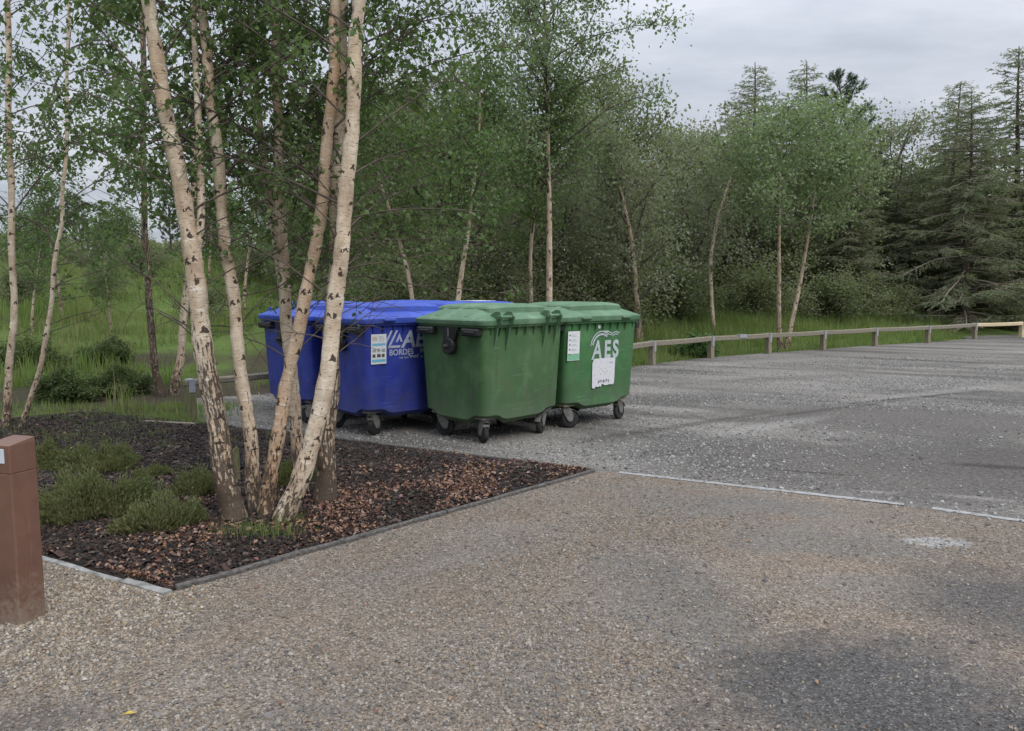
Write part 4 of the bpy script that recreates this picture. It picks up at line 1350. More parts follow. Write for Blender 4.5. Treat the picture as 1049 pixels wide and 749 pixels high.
stem_birch('birch_tree', 'orange tinged birch leaning right across the blue bins, third from left in the bed', px_path(y3, [(272, 528), (282, 460), (295, 390), (309, 320), (322, 262), (331, 190), (339, 110), (342, 40), (346, -20)], 3.6), .054, .031, .4, 2.2, 24, 2.1, 23, BG, bark='birch_bark_tan')
y4 = G(288, 534, .06).y
stem_birch('birch_tree', 'whitest thick birch stem leaning right with black scars, nearest in the bed', px_path(y4, [(289, 535), (307, 490), (324, 440), (335, 380), (343, 320), (349, 258), (356, 190), (361, 110), (365, 40), (367, -20)], 4.0), .069, .040, .3, 1.9, 32, 2.3, 24, BG, bark='birch_bark_white')
y5 = G(335, 514, .06).y
stem_birch('birch_tree', 'birch with a dark rough foot standing just behind the whitest leaning stem', px_path(y5, [(332, 514), (335, 460), (338, 400), (341, 330), (344, 250), (347, 150), (350, 50), (351, -20)], 3.4), .076, .032, .3, 2.4, 18, 1.9, 25, BG, bark='birch_bark_rough')
y6 = G(308, 505, .06).y
stem_birch('birch_tree', 'upright birch behind the crossing stems in front of the left blue bin', px_path(y6, [(308, 505), (304, 440), (297, 370), (292, 300), (287, 220), (285, 140), (283, 60), (282, -10)], 3.4), .055, .029, .3, 2.5, 15, 1.9, 26, BG,
           forks=[dict(ctrl=[P(300, 380, y6 + .05), P(284, 260, y6 + .12), P(271, 170, y6 + .2), P(261, 70, y6 + .3), P(254, -30, y6 + .4)], r0=.034, r1=.018, z=2.6)])

# birches at the left edge and behind the bed
def wpath(Y, pts, extra):
    b = P(pts[0][0], pts[0][1], Y); z = Hf(b.x, b.y)
    return px_path(Y, pts, extra, z)
yL = 9.3
stem_birch('birch_tree', 'slender birch rising straight up at the left edge behind the bollard', wpath(yL, [(4, 446), (10, 380), (14, 300), (11, 200), (9, 100), (8, 0)], 2.5), .045, .025, .3, 2.3, 24, 1.9, 31, leaf=(.035, .06), tw=1.3)
stem_birch('birch_tree', 'thin birch sapling leaning right behind the bollard', wpath(yL, [(20, 448), (34, 400), (47, 350), (54, 290), (62, 230), (66, 180)], 2.2), .034, .016, .2, 2.2, 14, 1.5, 32, leaf=(.035, .06))
yM = 12.4
stem_birch('birch_tree', 'dark stemmed birch at the far end of the bed, left of its paler neighbour', wpath(yM, [(165, 408), (158, 370), (153, 310), (149, 250), (147, 180), (147, 90)], 4.0), .062, .036, .25, 2.3, 20, 2.1, 33, leaf=(.055, .085), bark='birch_bark_dark', avoid_cam=False)
stem_birch('birch_tree', 'pale birch leaning right beside the dark stem, behind the thickest birch', wpath(yM + .2, [(178, 408), (184, 370), (190, 310), (196, 240), (199, 160), (200, 80)], 3.8), .07, .036, .3, 2.6, 15, 2.0, 34, leaf=(.05, .08), avoid_cam=False)

# ---------------------------------------------------------- free-standing tree makers (prototype at origin)
def make_broadleaf(name, label, h, r0, crown_lo, spread, nb, seed, bark, leafmat, nleaf, leaf=(.09, .15), lean=(0, 0), stems=1, elev=(20, 60), droop=.04, clump=.22, group=None, wig=.05, twigmat='twig', prof=.8):
    rg = random.Random(seed); ng = np.random.default_rng(seed)
    root = thing(name, label, 'tree', (0, 0, 0), 0, group)
    tm = MB(); wm = MB(); tips = []
    for sN in range(stems):
        a0 = 6.28 * sN / stems + rg.random()
        off = Vector((math.cos(a0), math.sin(a0), 0)) * (.0 if stems == 1 else .14)
        dv = Vector((lean[0], lean[1], 1)) + (off * 1.6 if stems > 1 else Vector())
        hh = h * (1 if sN == 0 else rg.uniform(.75, .98))
        path = grow(off + Vector((0, 0, -.15)), dv, hh, 16, -.02, wig, rg)
        rad = [r0 * (1 - .9 * (i / 16)) * (1 + .3 * math.exp(-i * .9)) + .006 for i in range(17)]
        tm.tube(path, rad, 9)
        az = rg.random() * 6.28
        m = max(6, nb // stems)
        for k in range(m):
            f = crown_lo + (.98 - crown_lo) * (k + rg.random()) / m
            p, d = at_len(path, f)
            az += 2.4 + rg.uniform(-.5, .5)
            g = (f - crown_lo) / (1 - crown_lo)
            ln_ = spread * rg.uniform(.6, 1.15) * (math.sin(math.pi * min(1, .18 + .82 * g ** .7)) ** prof * .85 + .15)
            el = R(rg.uniform(*elev))
            dirv = Vector((math.cos(az) * math.cos(el), math.sin(az) * math.cos(el), math.sin(el)))
            bp = grow(p, dirv, ln_, 7, droop, .11, rg)
            rb = min(.045, rad[int(f * 16)] * .55)
            wm.tube(bp, [max(.004, rb * (1 - .85 * i / 7)) for i in range(8)], 5, cap=False)
            for q in range(int(4 + ln_ * 5)):
                g2 = rg.uniform(.25, 1); tp, td = at_len(bp, g2)
                a2 = rg.uniform(0, 6.28); ob = td.orthogonal().normalized()
                side = ob * math.cos(a2) + td.cross(ob) * math.sin(a2)
                tl = rg.uniform(.3, .8) * (1.1 - .4 * g2) * (.6 + spread * .2)
                tp2 = grow(tp, td * .6 + side, tl, 3, droop * 1.6, .15, rg)
                wm.tube(tp2, [.009, .007, .005, .003], 3, cap=False)
                tips.append(tp2)
    # leaf points around the twigs
    idx = ng.integers(0, len(tips), nleaf); f = ng.uniform(.1, 1.05, nleaf) * 3
    arr = np.array([[tuple(q) for q in t] for t in tips])
    i0 = np.clip(f.astype(int), 0, 2); fr = (f - i0)[:, None]
    pts = arr[idx, i0] * (1 - fr) + arr[idx, i0 + 1] * fr + ng.normal(0, clump, (nleaf, 3)) * np.array([1, 1, .7])
    link('trunk', tm.mesh('trunk', M[bark]), root)
    crown(root, wm, M[twigmat], leaf_mesh('foliage', pts, leaf[0], leaf[1], M[leafmat], seed + 5))
    return root

def make_conifer(name, label, h, rmax, seed, dead=.25, group=None, sparse_top=.2, step=.30, needle='spruce_needle', dens=1.0, lo=.05):
    rg = random.Random(seed); ng = np.random.default_rng(seed)
    root = thing(name, label, 'tree', (0, 0, 0), 0, group)
    tm = MB(); wm = MB()
    path = grow(Vector((0, 0, -.15)), (0, 0, 1), h + .15, 20, -.02, .012, rg)
    tm.tube(path, [.16 * (h / 9) * (1 - .94 * i / 20) + .006 for i in range(21)], 9)
    pts = []; mi = []; dirs = []
    z = h * lo
    while z < h - .12:
        f = z / h
        m = rg.randint(5, 7)
        az0 = rg.random() * 6.28
        for k in range(m):
            az = az0 + 6.283 * k / m + rg.uniform(-.25, .25)
            ln_ = (rmax * (1 - f) ** .78 * (.55 + .45 * min(1, f / .12 + .4)) + .30 * (f < .97) + .05) * rg.uniform(.55, 1.18)
            el = R(rg.uniform(-10, 18) + 14 * max(0, f - .72) / .28)
            p, _ = at_len(path, min(.99, f + rg.uniform(-.006, .006)))
            bp = grow(p, (math.cos(az) * math.cos(el), math.sin(az) * math.cos(el), math.sin(el)), ln_, 7, .045 if f < .75 else .02, .08, rg)
            # tips turn up
            bp[-1] = bp[-1] + Vector((0, 0, .05 * ln_)); 
            wm.tube(bp, [max(.003, .022 * (1 - .85 * i / 7) * (ln_ / 2 + .3)) for i in range(8)], 4, cap=False)
            is_dead = rg.random() < dead * (1.6 - 1.6 * f)
            nt_ = int((ln_ * 9 + 2) * dens)
            for q in range(nt_):
                g = rg.uniform(.12, 1.0) ** .8; tp, td = at_len(bp, g)
                sd = Vector((-td.y, td.x, 0)).normalized() * (1 if q % 2 else -1)
                tl = (.12 + .28 * ln_ * (1 - g * .75)) * rg.uniform(.6, 1.1)
                tl = min(tl, .75)
                tp2 = grow(tp, td * .9 + sd * .9 + Vector((0, 0, rg.uniform(-.35, .1))), tl, 3, .09, .06, rg)
                if tl > .2: wm.tube(tp2, [.006, .005, .004, .002], 3, cap=False)
                d_ = is_dead or rg.random() < dead * .25
                nn = max(3, int(tl * 25 * (.35 if is_dead else 1) * (1 - sparse_top * (f > .75))))
                for u in range(nn):
                    lp, ld2 = at_len(tp2, (u + rg.random()) / nn)
                    pts.append(tuple(lp)); dirs.append(tuple((ld2 + Vector((rg.gauss(0, .5), rg.gauss(0, .5), rg.gauss(-.15, .35)))).normalized())); mi.append(1 if d_ else 0)
        z += step * rg.uniform(.8, 1.25) * (1 - .25 * f)
    pts = np.array(pts); d = np.array(dirs); n = len(pts)
    s = ng.uniform(.07, .16, n)[:, None]; w = np.cross(d, ng.normal(0, 1, (n, 3))); w /= np.linalg.norm(w, axis=1)[:, None]
    V = np.stack([pts, pts + d * s * .45 + w * s * .13, pts + d * s, pts + d * s * .45 - w * s * .13], 1).reshape(-1, 3)
    link('trunk', tm.mesh('trunk', M['dark_bark']), root)
    crown(root, wm, M['dead_twig'], raw_mesh('foliage', V, np.arange(n * 4).reshape(-1, 4), [M[needle], M['dead_needle']], mi))
    return root

def place(root, px, Y, rz=0.0, sc=1.0, dz=0.0, scz=None):
    x = P(px, 296, Y).x
    root.location = (x, Y, Hf(x, Y) + dz); root.rotation_euler = (0, 0, rz); root.scale = (sc, sc, scz or sc)
    return root
def again(root, px, Y, rz, sc, label, group=None, scz=None):
    x = P(px, 296, Y).x
    return copy_tree(root, (x, Y, Hf(x, Y)), rz, label, group, (sc, sc, scz or sc))

WT = 'woodland trees behind the car park'
# birches behind the bins ---------------------------------------------------
t = make_broadleaf('birch_tree', 'tall slender white birch rising straight behind the green bins', 10.6, .075, .36, 2.7, 60, 101, 'birch_bark_far', 'birch_leaf_pale', 15000, (.06, .10), (0, 0), 1, (30, 65), .09, .13, WT, .02)
place(t, 562, 17.0)
t = make_broadleaf('birch_tree', 'grey leaved birch leaning left, just right of the green bins', 6.0, .11, .16, 2.0, 30, 102, 'birch_bark_far', 'willow_leaf', 8500, (.06, .10), (.02, 0), 1, (30, 65), .02, .2, WT, .07)
place(t, 656, 20.8)
stem_birch('birch_tree', 'thin white birch curving right behind the fence, alone in the dark gap', wpath(24.0, [(732, 336), (728, 285), (731, 245), (741, 205), (756, 165)], 1.6), .062, .03, .15, 3.6, 20, 1.7, 103, WT, 'willow_leaf', avoid_cam=False, leaf=(.07, .11), bark='birch_bark_white', lpt=10)
t = make_broadleaf('birch_tree', 'twin stemmed birch with a pale green crown behind the fence', 7.2, .07, .50, 2.3, 44, 104, 'birch_bark_far', 'birch_leaf_pale', 15000, (.07, .12), (.03, 0), 2, (15, 55), .02, .24, WT, .03)
place(t, 806, 22.6)
nb3 = make_broadleaf('birch_tree', 'slim birch leaning right behind the blue bins', 6.6, .06, .42, 1.4, 26, 105, 'birch_bark_far', 'birch_leaf', 5200, (.06, .10), (.16, 0), 1, (25, 60), .06, .16, WT, .03)
place(nb3, 458, 14.8)
again(nb3, 430, 16.0, 2.1, .95, 'slim upright birch behind the blue bins, left of the leaning one', WT)
again(nb3, 546, 18.6, 4.0, 1.0, 'thin birch close beside the tall slender white birch', WT)
t = make_broadleaf('willow_tree', 'low dark willow with arching limbs behind the green bins', 3.6, .16, .12, 2.4, 36, 106, 'dark_bark', 'wood_leaf', 9000, (.05, .09), (-.25, .1), 2, (5, 45), .09, .2, WT, .12)
place(t, 508, 19.5)
# filling broadleaves ------------------------------------------------------
bA = make_broadleaf('alder_tree', 'dense dark broadleaf tree behind the blue bins', 8.2, .15, .14, 2.7, 52, 111, 'dark_bark', 'wood_leaf', 14500, (.08, .13), (.02, 0), 1, (10, 55), .03, .28, WT, .04)
place(bA, 400, 24.5, 0, .9)
again(bA, 470, 26.5, 1.7, .92, 'dense dark broadleaf tree behind the leaning birch', WT)
again(bA, 626, 25.0, 3.6, .98, 'dense dark broadleaf tree behind the left leaning grey leaved birch', WT)
bB = make_broadleaf('sallow_tree', 'grey green bushy sallow left of the thin curving birch', 6.6, .11, .08, 2.5, 48, 112, 'grey_bark', 'willow_leaf', 13500, (.07, .12), (0, 0), 3, (15, 65), .03, .26, WT, .06)
place(bB, 690, 28.0, 0, 1.12)
again(bB, 758, 31.5, 2.0, 1.22, 'grey green bushy sallow between the curving birch and the twin stemmed birch', WT)
again(bB, 888, 37.5, 4.1, 1.45, 'pale grey sallow topping the wood left of the big spruces', WT)
again(bB, 560, 22.5, 5.1, 1.0, 'grey green sallow behind the tall slender birch', WT)
bC = make_broadleaf('alder_tree', 'olive bushy tree behind the twin stemmed birch', 6.8, .12, .10, 2.4, 46, 113, 'dark_bark', 'wood_leaf', 13000, (.08, .13), (0, 0), 2, (10, 60), .02, .27, WT, .05)
place(bC, 828, 31.5, 0, 1.12)
again(bC, 722, 33.0, 2.2, 1.25, 'olive bushy tree in the dark gap behind the curving birch', WT)
again(bC, 350, 22.0, 1.0, .95, 'olive bushy tree seen between the leaning birch stems', WT)
again(bC, 515, 28.0, 4.4, 1.3, 'olive bushy tree topping the wood behind the green bins', WT)
# conifers -----------------------------------------------------------------
CG = 'conifers in the wood'
cA = make_conifer('spruce_tree', 'broad drooping spruce behind the right end of the fence, branches sweeping to the grass', 9.3, 4.3, 201, .09, CG, .1, .27, dens=1.3)
place(cA, 988, 31.5, 0, 1.0)
cB = make_conifer('spruce_tree', 'tall thin topped spruce at the right edge, the tallest of all', 10.8, 3.4, 202, .09, CG, .1, .30, dens=1.35)
place(cB, 1038, 34.0, 0, 1.08)
again(cB, 962, 34.5, 2.2, .93, 'spruce with a bare thin leader just left of the broad drooping spruce', CG)
again(cA, 1100, 33.0, 1.4, 1.0, 'drooping spruce cut off by the right edge', CG)
again(cA, 915, 33.5, 3.0, .74, 'shorter brownish spruce left of the spruce with the bare leader', CG)
cC = make_conifer('spruce_tree', 'pointed spruce top rising above the sallow left of the twin stemmed birch', 10.3, 3.1, 203, .1, CG, .1, .27, dens=1.2)
place(cC, 770, 36.0, 0, 1.10)
again(cC, 820, 36.5, 1.9, 1.11, 'narrow spruce top rising above the twin stemmed birch', CG)
again(cC, 868, 30.5, 2.9, .66, 'small dark spruce low between the twin birch and the pale sallow', CG)
# scots pine: limbs with needle tufts
def make_pine(name, label, h, seed, group):
    rg = random.Random(seed); root = thing(name, label, 'tree', (0, 0, 0), 0, group)
    tm = MB(); wm = MB(); pts = []
    path = grow(Vector((0, 0, -.1)), (0, 0, 1), h, 14, -.02, .03, rg)
    tm.tube(path, [.15 * (1 - .9 * i / 14) + .01 for i in range(15)], 9)
    for k in range(46):
        f = .35 + .63 * (k + rg.random()) / 46; p, d = at_len(path, f)
        az = k * 2.4 + rg.uniform(-.3, .3); el = R(rg.uniform(15, 50))
        ln_ = (1.9 * (1 - f) ** .6 + .4) * rg.uniform(.7, 1.1)
        bp = grow(p, (math.cos(az) * math.cos(el), math.sin(az) * math.cos(el), math.sin(el)), ln_, 6, -.05, .08, rg)
        wm.tube(bp, [max(.006, .03 * (1 - .8 * i / 6)) for i in range(7)], 5, cap=False)
        for q in range(int(ln_ * 9) + 4):
            g = rg.uniform(.35, 1); tp, td = at_len(bp, g)
            a2 = rg.uniform(0, 6.28); ob = td.orthogonal().normalized(); side = ob * math.cos(a2) + td.cross(ob) * math.sin(a2)
            tp2 = grow(tp, td + side * .8 + Vector((0, 0, .4)), rg.uniform(.18, .4), 3, -.08, .08, rg)
            wm.tube(tp2, [.008, .007, .006, .004], 3, cap=False)
            for u in range(42):
                lp, l2 = at_len(tp2, rg.uniform(.25, 1))
                dd = (l2 * .8 + Vector((rg.gauss(0, .7), rg.gauss(0, .7), rg.gauss(.2, .6)))).normalized()
                pts.append((tuple(lp), tuple(dd)))
    ng = np.random.default_rng(seed); a = np.array([p[0] for p in pts]); d = np.array([p[1] for p in pts]); n = len(a)
    s = ng.uniform(.10, .18, n)[:, None]; w = np.cross(d, ng.normal(0, 1, (n, 3))); w /= np.linalg.norm(w, axis=1)[:, None]
    V = np.stack([a, a + d * s * .5 + w * s * .07, a + d * s, a + d * s * .5 - w * s * .07], 1).reshape(-1, 3)
    link('trunk', tm.mesh('trunk', M['dark_bark']), root)
    crown(root, wm, M['dead_twig'], raw_mesh('foliage', V, np.arange(n * 4).reshape(-1, 4), M['pine_needle']))
    return root
pn = make_pine('pine_tree', 'dark rounded pine crown standing above the pale sallow', 9.9, 301, CG)
place(pn, 884, 34.0, 0, 1.08)
# trees on the left bank ---------------------------------------------------
LG = 'trees on the grassy bank at the left'
bD = make_broadleaf('birch_tree', 'small bushy birch on the bank at the far left', 3.6, .06, .1, 1.5, 34, 121, 'grey_bark', 'birch_leaf', 8500, (.07, .11), (0, 0), 2, (15, 60), .02, .2, LG, .05)
place(bD, 40, 27.0, 0, .62)
again(bD, 128, 30.0, 1.0, .66, 'small bushy birch on the skyline of the bank, between the sapling and the dark stem', LG)
again(bD, 228, 28.0, 2.2, .78, 'small bushy birch on the bank seen between the two left birch stems', LG)
again(bD, 312, 26.0, 3.4, .95, 'small bushy birch on the bank behind the left blue bin', LG)
again(pn, 88, 33.0, .8, .34, 'small dark pine on the skyline of the bank', LG)
again(pn, 178, 34.0, 2.8, .37, 'small dark pine on the bank behind the pale leaning birch', LG)
sap = make_broadleaf('birch_tree', 'thin grey sapling standing on the bank near the skyline', 4.2, .04, .35, .9, 20, 122, 'birch_bark_far', 'birch_leaf', 1800, (.06, .09), (0, 0), 1, (30, 60), .03, .14, LG, .03)
place(sap, 62, 19.5)
again(sap, 250, 20.0, 2.0, 1.05, 'thin grey sapling on the bank right of the straight slim birch', LG)
again(bA, 285, 33.0, 2.5, .55, 'dark broadleaf tree closing the top of the bank behind the birch stems', LG)

# far wood that reads as one mass behind the individual trees ---------------
def far_wood():
    rg = np.random.default_rng(77)
    Vs = []; n_tree = 120
    for k in range(n_tree):
        px = rg.uniform(330, 1350) if k > 25 else rg.uniform(-350, 330)
        Y = rg.uniform(34, 52)
        x = (px - CX) / F * Y
        left = px < 330
        h = rg.uniform(6.5, 9.5) * (Y / 40) if not left else rg.uniform(1.6, 2.7)
        if px > 900: h *= .9
        z0 = Hf(x, Y)
        n = 4200
        u = rg.uniform(0, 1, n); az = rg.uniform(0, 6.283, n)
        rr = rg.uniform(.45, 1, n) ** .6 * (2.6 if not left else 1.8) * np.sin(np.pi * np.clip(.12 + .86 * u, 0, 1)) ** .7 * (1 + .35 * np.sin(az * 3 + u * 9 + k)) 
        pts = np.stack([x + rr * np.cos(az), Y + rr * np.sin(az), z0 + h * u], 1) + rg.normal(0, .12, (n, 3))
        Vs.append(hang_leaves(pts, rg.uniform(.09, .19, n), rg))
    V = np.concatenate(Vs)
    o = link('far_wood', raw_mesh('far_wood', V, np.arange(len(V)).reshape(-1, 4), M['wood_leaf']))
    tag(o, 'dark woodland mass behind the nearer trees', 'woodland', kind='stuff')
far_wood()

# undergrowth along the wood edge ------------------------------------------
def bush(name, label, r, h, seed, leafmat, nleaf, leaf, group, cat='shrub'):
    rg = random.Random(seed); ng = np.random.default_rng(seed)
    root = thing(name, label, cat, (0, 0, 0), 0, group)
    wm = MB(); tips = []
    for k in range(26):
        az = rg.uniform(0, 6.28); el = R(rg.uniform(25, 85))
        bp = grow(Vector((rg.gauss(0, r * .12), rg.gauss(0, r * .12), -.05)), (math.cos(az) * math.cos(el) * r / h * 1.1, math.sin(az) * math.cos(el) * r / h * 1.1, math.sin(el)), h * rg.uniform(.75, 1.15), 5, .04, .14, rg)
        wm.tube(bp, [.014, .012, .01, .008, .006, .004], 4, cap=False); tips.append(bp)
        for q in range(5):
            tp, td = at_len(bp, rg.uniform(.3, .95)); a2 = rg.uniform(0, 6.28)
            t2 = grow(tp, td + Vector((math.cos(a2), math.sin(a2), .1)), h * .35, 5, .06, .15, rg); wm.tube(t2, [.007, .006, .005, .004, .003, .002], 3, cap=False); tips.append(t2)
    arr = np.array([[tuple(q) for q in t] for t in tips])
    idx = ng.integers(0, len(tips), nleaf); f = ng.uniform(.5, 5, nleaf); i0 = np.clip(f.astype(int), 0, 4); fr = np.clip(f - i0, 0, 1)[:, None]
    pts = arr[idx, i0] * (1 - fr) + arr[idx, i0 + 1] * fr + ng.normal(0, .09 * h, (nleaf, 3))
    crown(root, wm, M['twig'], leaf_mesh('foliage', pts, leaf[0], leaf[1], M[leafmat], seed, .3)).name = 'foliage'
    return root
UG = 'shrubs at the foot of the wood'
u1 = bush('shrub', 'dark leafy shrub at the wood edge behind the fence, left of the curving birch', 1.6, 2.0, 401, 'wood_leaf', 8000, (.07, .11), UG)
place(u1, 694, 26.0)
for px, Y, rz, sc, lab in ((772, 28.5, 1, 1.0, 'dark leafy shrub at the wood edge between the curving and the twin stemmed birch'),
                           (850, 29.0, 2, .9, 'dark leafy shrub at the wood edge right of the twin stemmed birch'),
                           (905, 30.5, 3, .7, 'dark leafy shrub at the foot of the brownish spruce'),
                           (610, 21.5, 4, 1.1, 'dark leafy shrub behind the right green bin'),
                           (480, 19.0, 5, 1.0, 'dark leafy shrub behind the blue bin lids'),
                           (400, 19.5, .5, .95, 'dark leafy shrub behind the blue bins, next to the whitest birch stem'),
                           (1040, 31.0, 1.5, .55, 'dark leafy shrub at the foot of the spruces at the right edge')):
    again(u1, px, Y, rz, sc, lab, UG)
# dark ferny clump in the grass
u2 = bush('dock_clump', 'low dark green leafy clump in the grass just behind the fence', .55, .5, 402, 'dock', 2600, (.04, .085), None, 'plant')
place(u2, 712, 20.4, 0, 1.2)

# heather in the bed --------------------------------------------------------
def heather(label, px, py, r, h, seed, n):
    rg = np.random.default_rng(seed)
    c = G(px, py); root = thing('heather_shrub', label, 'shrub', (c.x, c.y, .03), 0, 'heather shrubs in the mulch bed')
    m = int(n)
    az = rg.uniform(0, 6.283, m); q = np.sqrt(rg.uniform(0, 1, m)); wob = 1 + .22 * np.sin(az * 3 + seed) + .14 * np.sin(az * 5 + seed * 1.7); bx = q * r * np.cos(az) * 1.15 * wob; by = q * r * np.sin(az) * wob
    lumps = .70 + .32 * np.sin(bx * 12 + seed) * np.cos(by * 15 + seed * 2) + .14 * np.sin(bx * 31 + by * 23) + (rg.uniform(0, 1, m) < .06) * .35
    top = h * np.sqrt(np.clip(1 - .85 * q ** 2, 0, 1)) * rg.uniform(.7, 1.08, m) * lumps
    sprig = []
    K = 9
    wm = MB()
    V = []; 
    for k in range(K):
        f = rg.uniform(.25, 1, m)
        zz = top * f
        spread = .75 + .35 * f
        pts = np.stack([bx * spread + rg.normal(0, .012, m), by * spread + rg.normal(0, .012, m), zz], 1)
        d = np.stack([bx / r * .6 + rg.normal(0, .35, m), by / r * .6 + rg.normal(0, .35, m), np.full(m, 1.0)], 1); d /= np.linalg.norm(d, axis=1)[:, None]
        w = np.cross(d, rg.normal(0, 1, (m, 3))); w /= np.linalg.norm(w, axis=1)[:, None]
        s = rg.uniform(.018, .042, m)[:, None]
        V.append(np.stack([pts, pts + d * s * .5 + w * s * .14, pts + d * s, pts + d * s * .5 - w * s * .14], 1).reshape(-1, 3))
    V = np.concatenate(V)
    for i in range(60):
        j = rg.integers(0, m)
        wm.tube([(bx[j] * .4, by[j] * .4, -.03), (bx[j] * .8, by[j] * .8, top[j] * .5), (bx[j], by[j], top[j] * .95)], [.005, .004, .002], 4, cap=False)
    crown(root, wm, M['twig'], raw_mesh('foliage', V, np.arange(len(V)).reshape(-1, 4), M['heather'])).name = 'foliage'
heather('largest heather mound in the front of the bed, left of the birches', 92, 533, .31, .38, 51, 4200)
heather('rounded heather tuft touching the right side of the largest mound', 163, 548, .21, .30, 52, 2200)
heather('small heather tuft beside the foot of the thickest birch', 205, 512, .17, .24, 53, 1500)
heather('dark flat heather mound behind the largest one', 105, 486, .27, .28, 54, 2600)
heather('heather tuft at the far left behind the bollard', 48, 484, .18, .26, 55, 1500)
heather('low heather tuft in the mulch right of the dark flat mound', 155, 494, .13, .13, 56, 900)
heather('heather tuft between the birch stems and the blue bins', 300, 500, .20, .26, 57, 1400)

# grass ---------------------------------------------------------------------
def blades(name, X, Y, Z, hmin, hmax, w, rg, mats, mi=None, lean=.35):
    n = len(X)
    h = rg.uniform(hmin, hmax, n) * rg.uniform(.6, 1.1, n); az = rg.uniform(0, 6.283, n); bend = rg.uniform(.1, 1, n) * lean * h * 1.6
    bx, by = np.cos(az) * bend, np.sin(az) * bend
    a2 = az + np.pi / 2; wx, wy = np.cos(a2) * w, np.sin(a2) * w
    b = np.stack([X, Y, Z], 1)
    W = np.stack([wx, wy, np.zeros(n)], 1)
    mid = b + np.stack([bx * .35, by * .35, h * .62], 1); tip = b + np.stack([bx, by, h * (1 - .25 * bend / h)], 1)
    V = np.stack([b - W, b + W, mid + W * .7, mid - W * .7, tip], 1).reshape(-1, 3)
    o = np.arange(n)[:, None] * 5
    quads = np.concatenate([o + np.array([[0, 1, 2, 3]])], 0)
    # tip as a quad with a doubled vertex is invalid: build tip triangles in a second mesh layer
    tris = o + np.array([[3, 2, 4]])
    me = bpy.data.meshes.new(name)
    me.vertices.add(len(V)); me.vertices.foreach_set('co', V.astype(np.float32).ravel())
    lv = np.concatenate([quads, tris], 1).astype(np.int32)     # per blade: 4 + 3 loops
    me.loops.add(n * 7); me.loops.foreach_set('vertex_index', lv.ravel())
    me.polygons.add(2 * n)
    st = np.stack([np.arange(n) * 7, np.arange(n) * 7 + 4], 1).astype(np.int32).ravel()
    tt = np.tile(np.array([4, 3], np.int32), n)
    me.polygons.foreach_set('loop_start', st); me.polygons.foreach_set('loop_total', tt)
    if mi is not None: me.polygons.foreach_set('material_index', np.repeat(mi, 2).astype(np.int32))
    for m_ in mats: me.materials.append(m_)
    me.update(calc_edges=True)
    return link(name, me)

def tuft_pts(n_t, per, xr, yr, rg, spread=.12):
    cx = rg.uniform(*xr, n_t); cy = rg.uniform(*yr, n_t)
    X = np.repeat(cx, per) + rg.normal(0, spread, n_t * per); Y = np.repeat(cy, per) + rg.normal(0, spread, n_t * per)
    return X, Y
rg = np.random.default_rng(90)
# behind the fence
X, Y = tuft_pts(10000, 11, (-2, 24), (15, 34), rg, .11)
d = Y - fence_y(X)
keep = (d > .32 + .12 * np.sin(X * 3)) & (d < 9.5) & ~((X > _fp[7].x) & (d < 2.5))
X, Y, d = X[keep], Y[keep], d[keep]
hh = .26 + .5 * sstep((d - .2) / 2.5) * (.7 + .45 * vnoise(X, Y, 1.6))
Zz = H(X, Y) - .04
mi = (rg.uniform(0, 1, len(X)) < .10).astype(int)
def split_blades(name, label, X, Y, Z, hh, w, rg, mi):
    V = []
    o = blades(name, X, Y, Z, .75, 1.1, w, rg, [M['grass'], M['dry_grass']], mi)
    me = o.data; n = len(X)
    co = np.empty(n * 15, np.float32); me.vertices.foreach_get('co', co); co = co.reshape(n, 5, 3)
    b = np.stack([X, Y, Z], 1)[:, None]
    k = hh[:, None, None]
    q = (co - b); q[:, 2:] *= k            # scale the blade to its own height
    me.vertices.foreach_set('co', (b + q).astype(np.float32).ravel()); me.update()
    return tag(o, label, 'grass', kind='stuff')
split_blades('rough_grass', 'rough green grass behind the knee rail fence', X, Y, Zz, hh, .008, rg, mi)
# the left bank
X, Y = tuft_pts(10500, 16, (-24, 2.5), (10.5, 31), rg, .14)
ib, s_, t_ = in_bed(X, Y, 0)
cl = vnoise(X, Y, .8) + .5 * vnoise(X, Y, 2.3) + .35 * vnoise(X + 3, Y, 6.0)
keep = ~(ib & (t_ < 5.2)) & (X < -.12 * Y + 1.5) & (Y > 10.8 - .15 * (X + 5)) & (s_ > -6) & ((cl > -.35) | (Y > 18)) & ((Y > 13.6) | (cl > .45) | (X < -9)) & ~((X > -4.6) & (Y < 13.2))
trail = np.abs(X + 4.9 + .12 * (Y - 12)) < .55
keep &= ~(trail & (Y < 19)) & ~((vnoise(X + 9, Y, .7) > .62) & (rg.uniform(0, 1, len(X)) < .75))
X, Y, cl = X[keep], Y[keep], cl[keep]
hh = (.16 + .38 * np.clip(cl + .4, 0, 1.5)) * (.75 + .5 * (vnoise(X * 1.1, Y + 5, 3.1) > .1))
mi = (rg.uniform(0, 1, len(X)) < .08 + .25 * (vnoise(X, Y, .45) > .35)).astype(int)
split_blades('bank_grass', 'green grass covering the bank at the left', X, Y, H(X, Y) - .04, hh, .009, rg, mi)
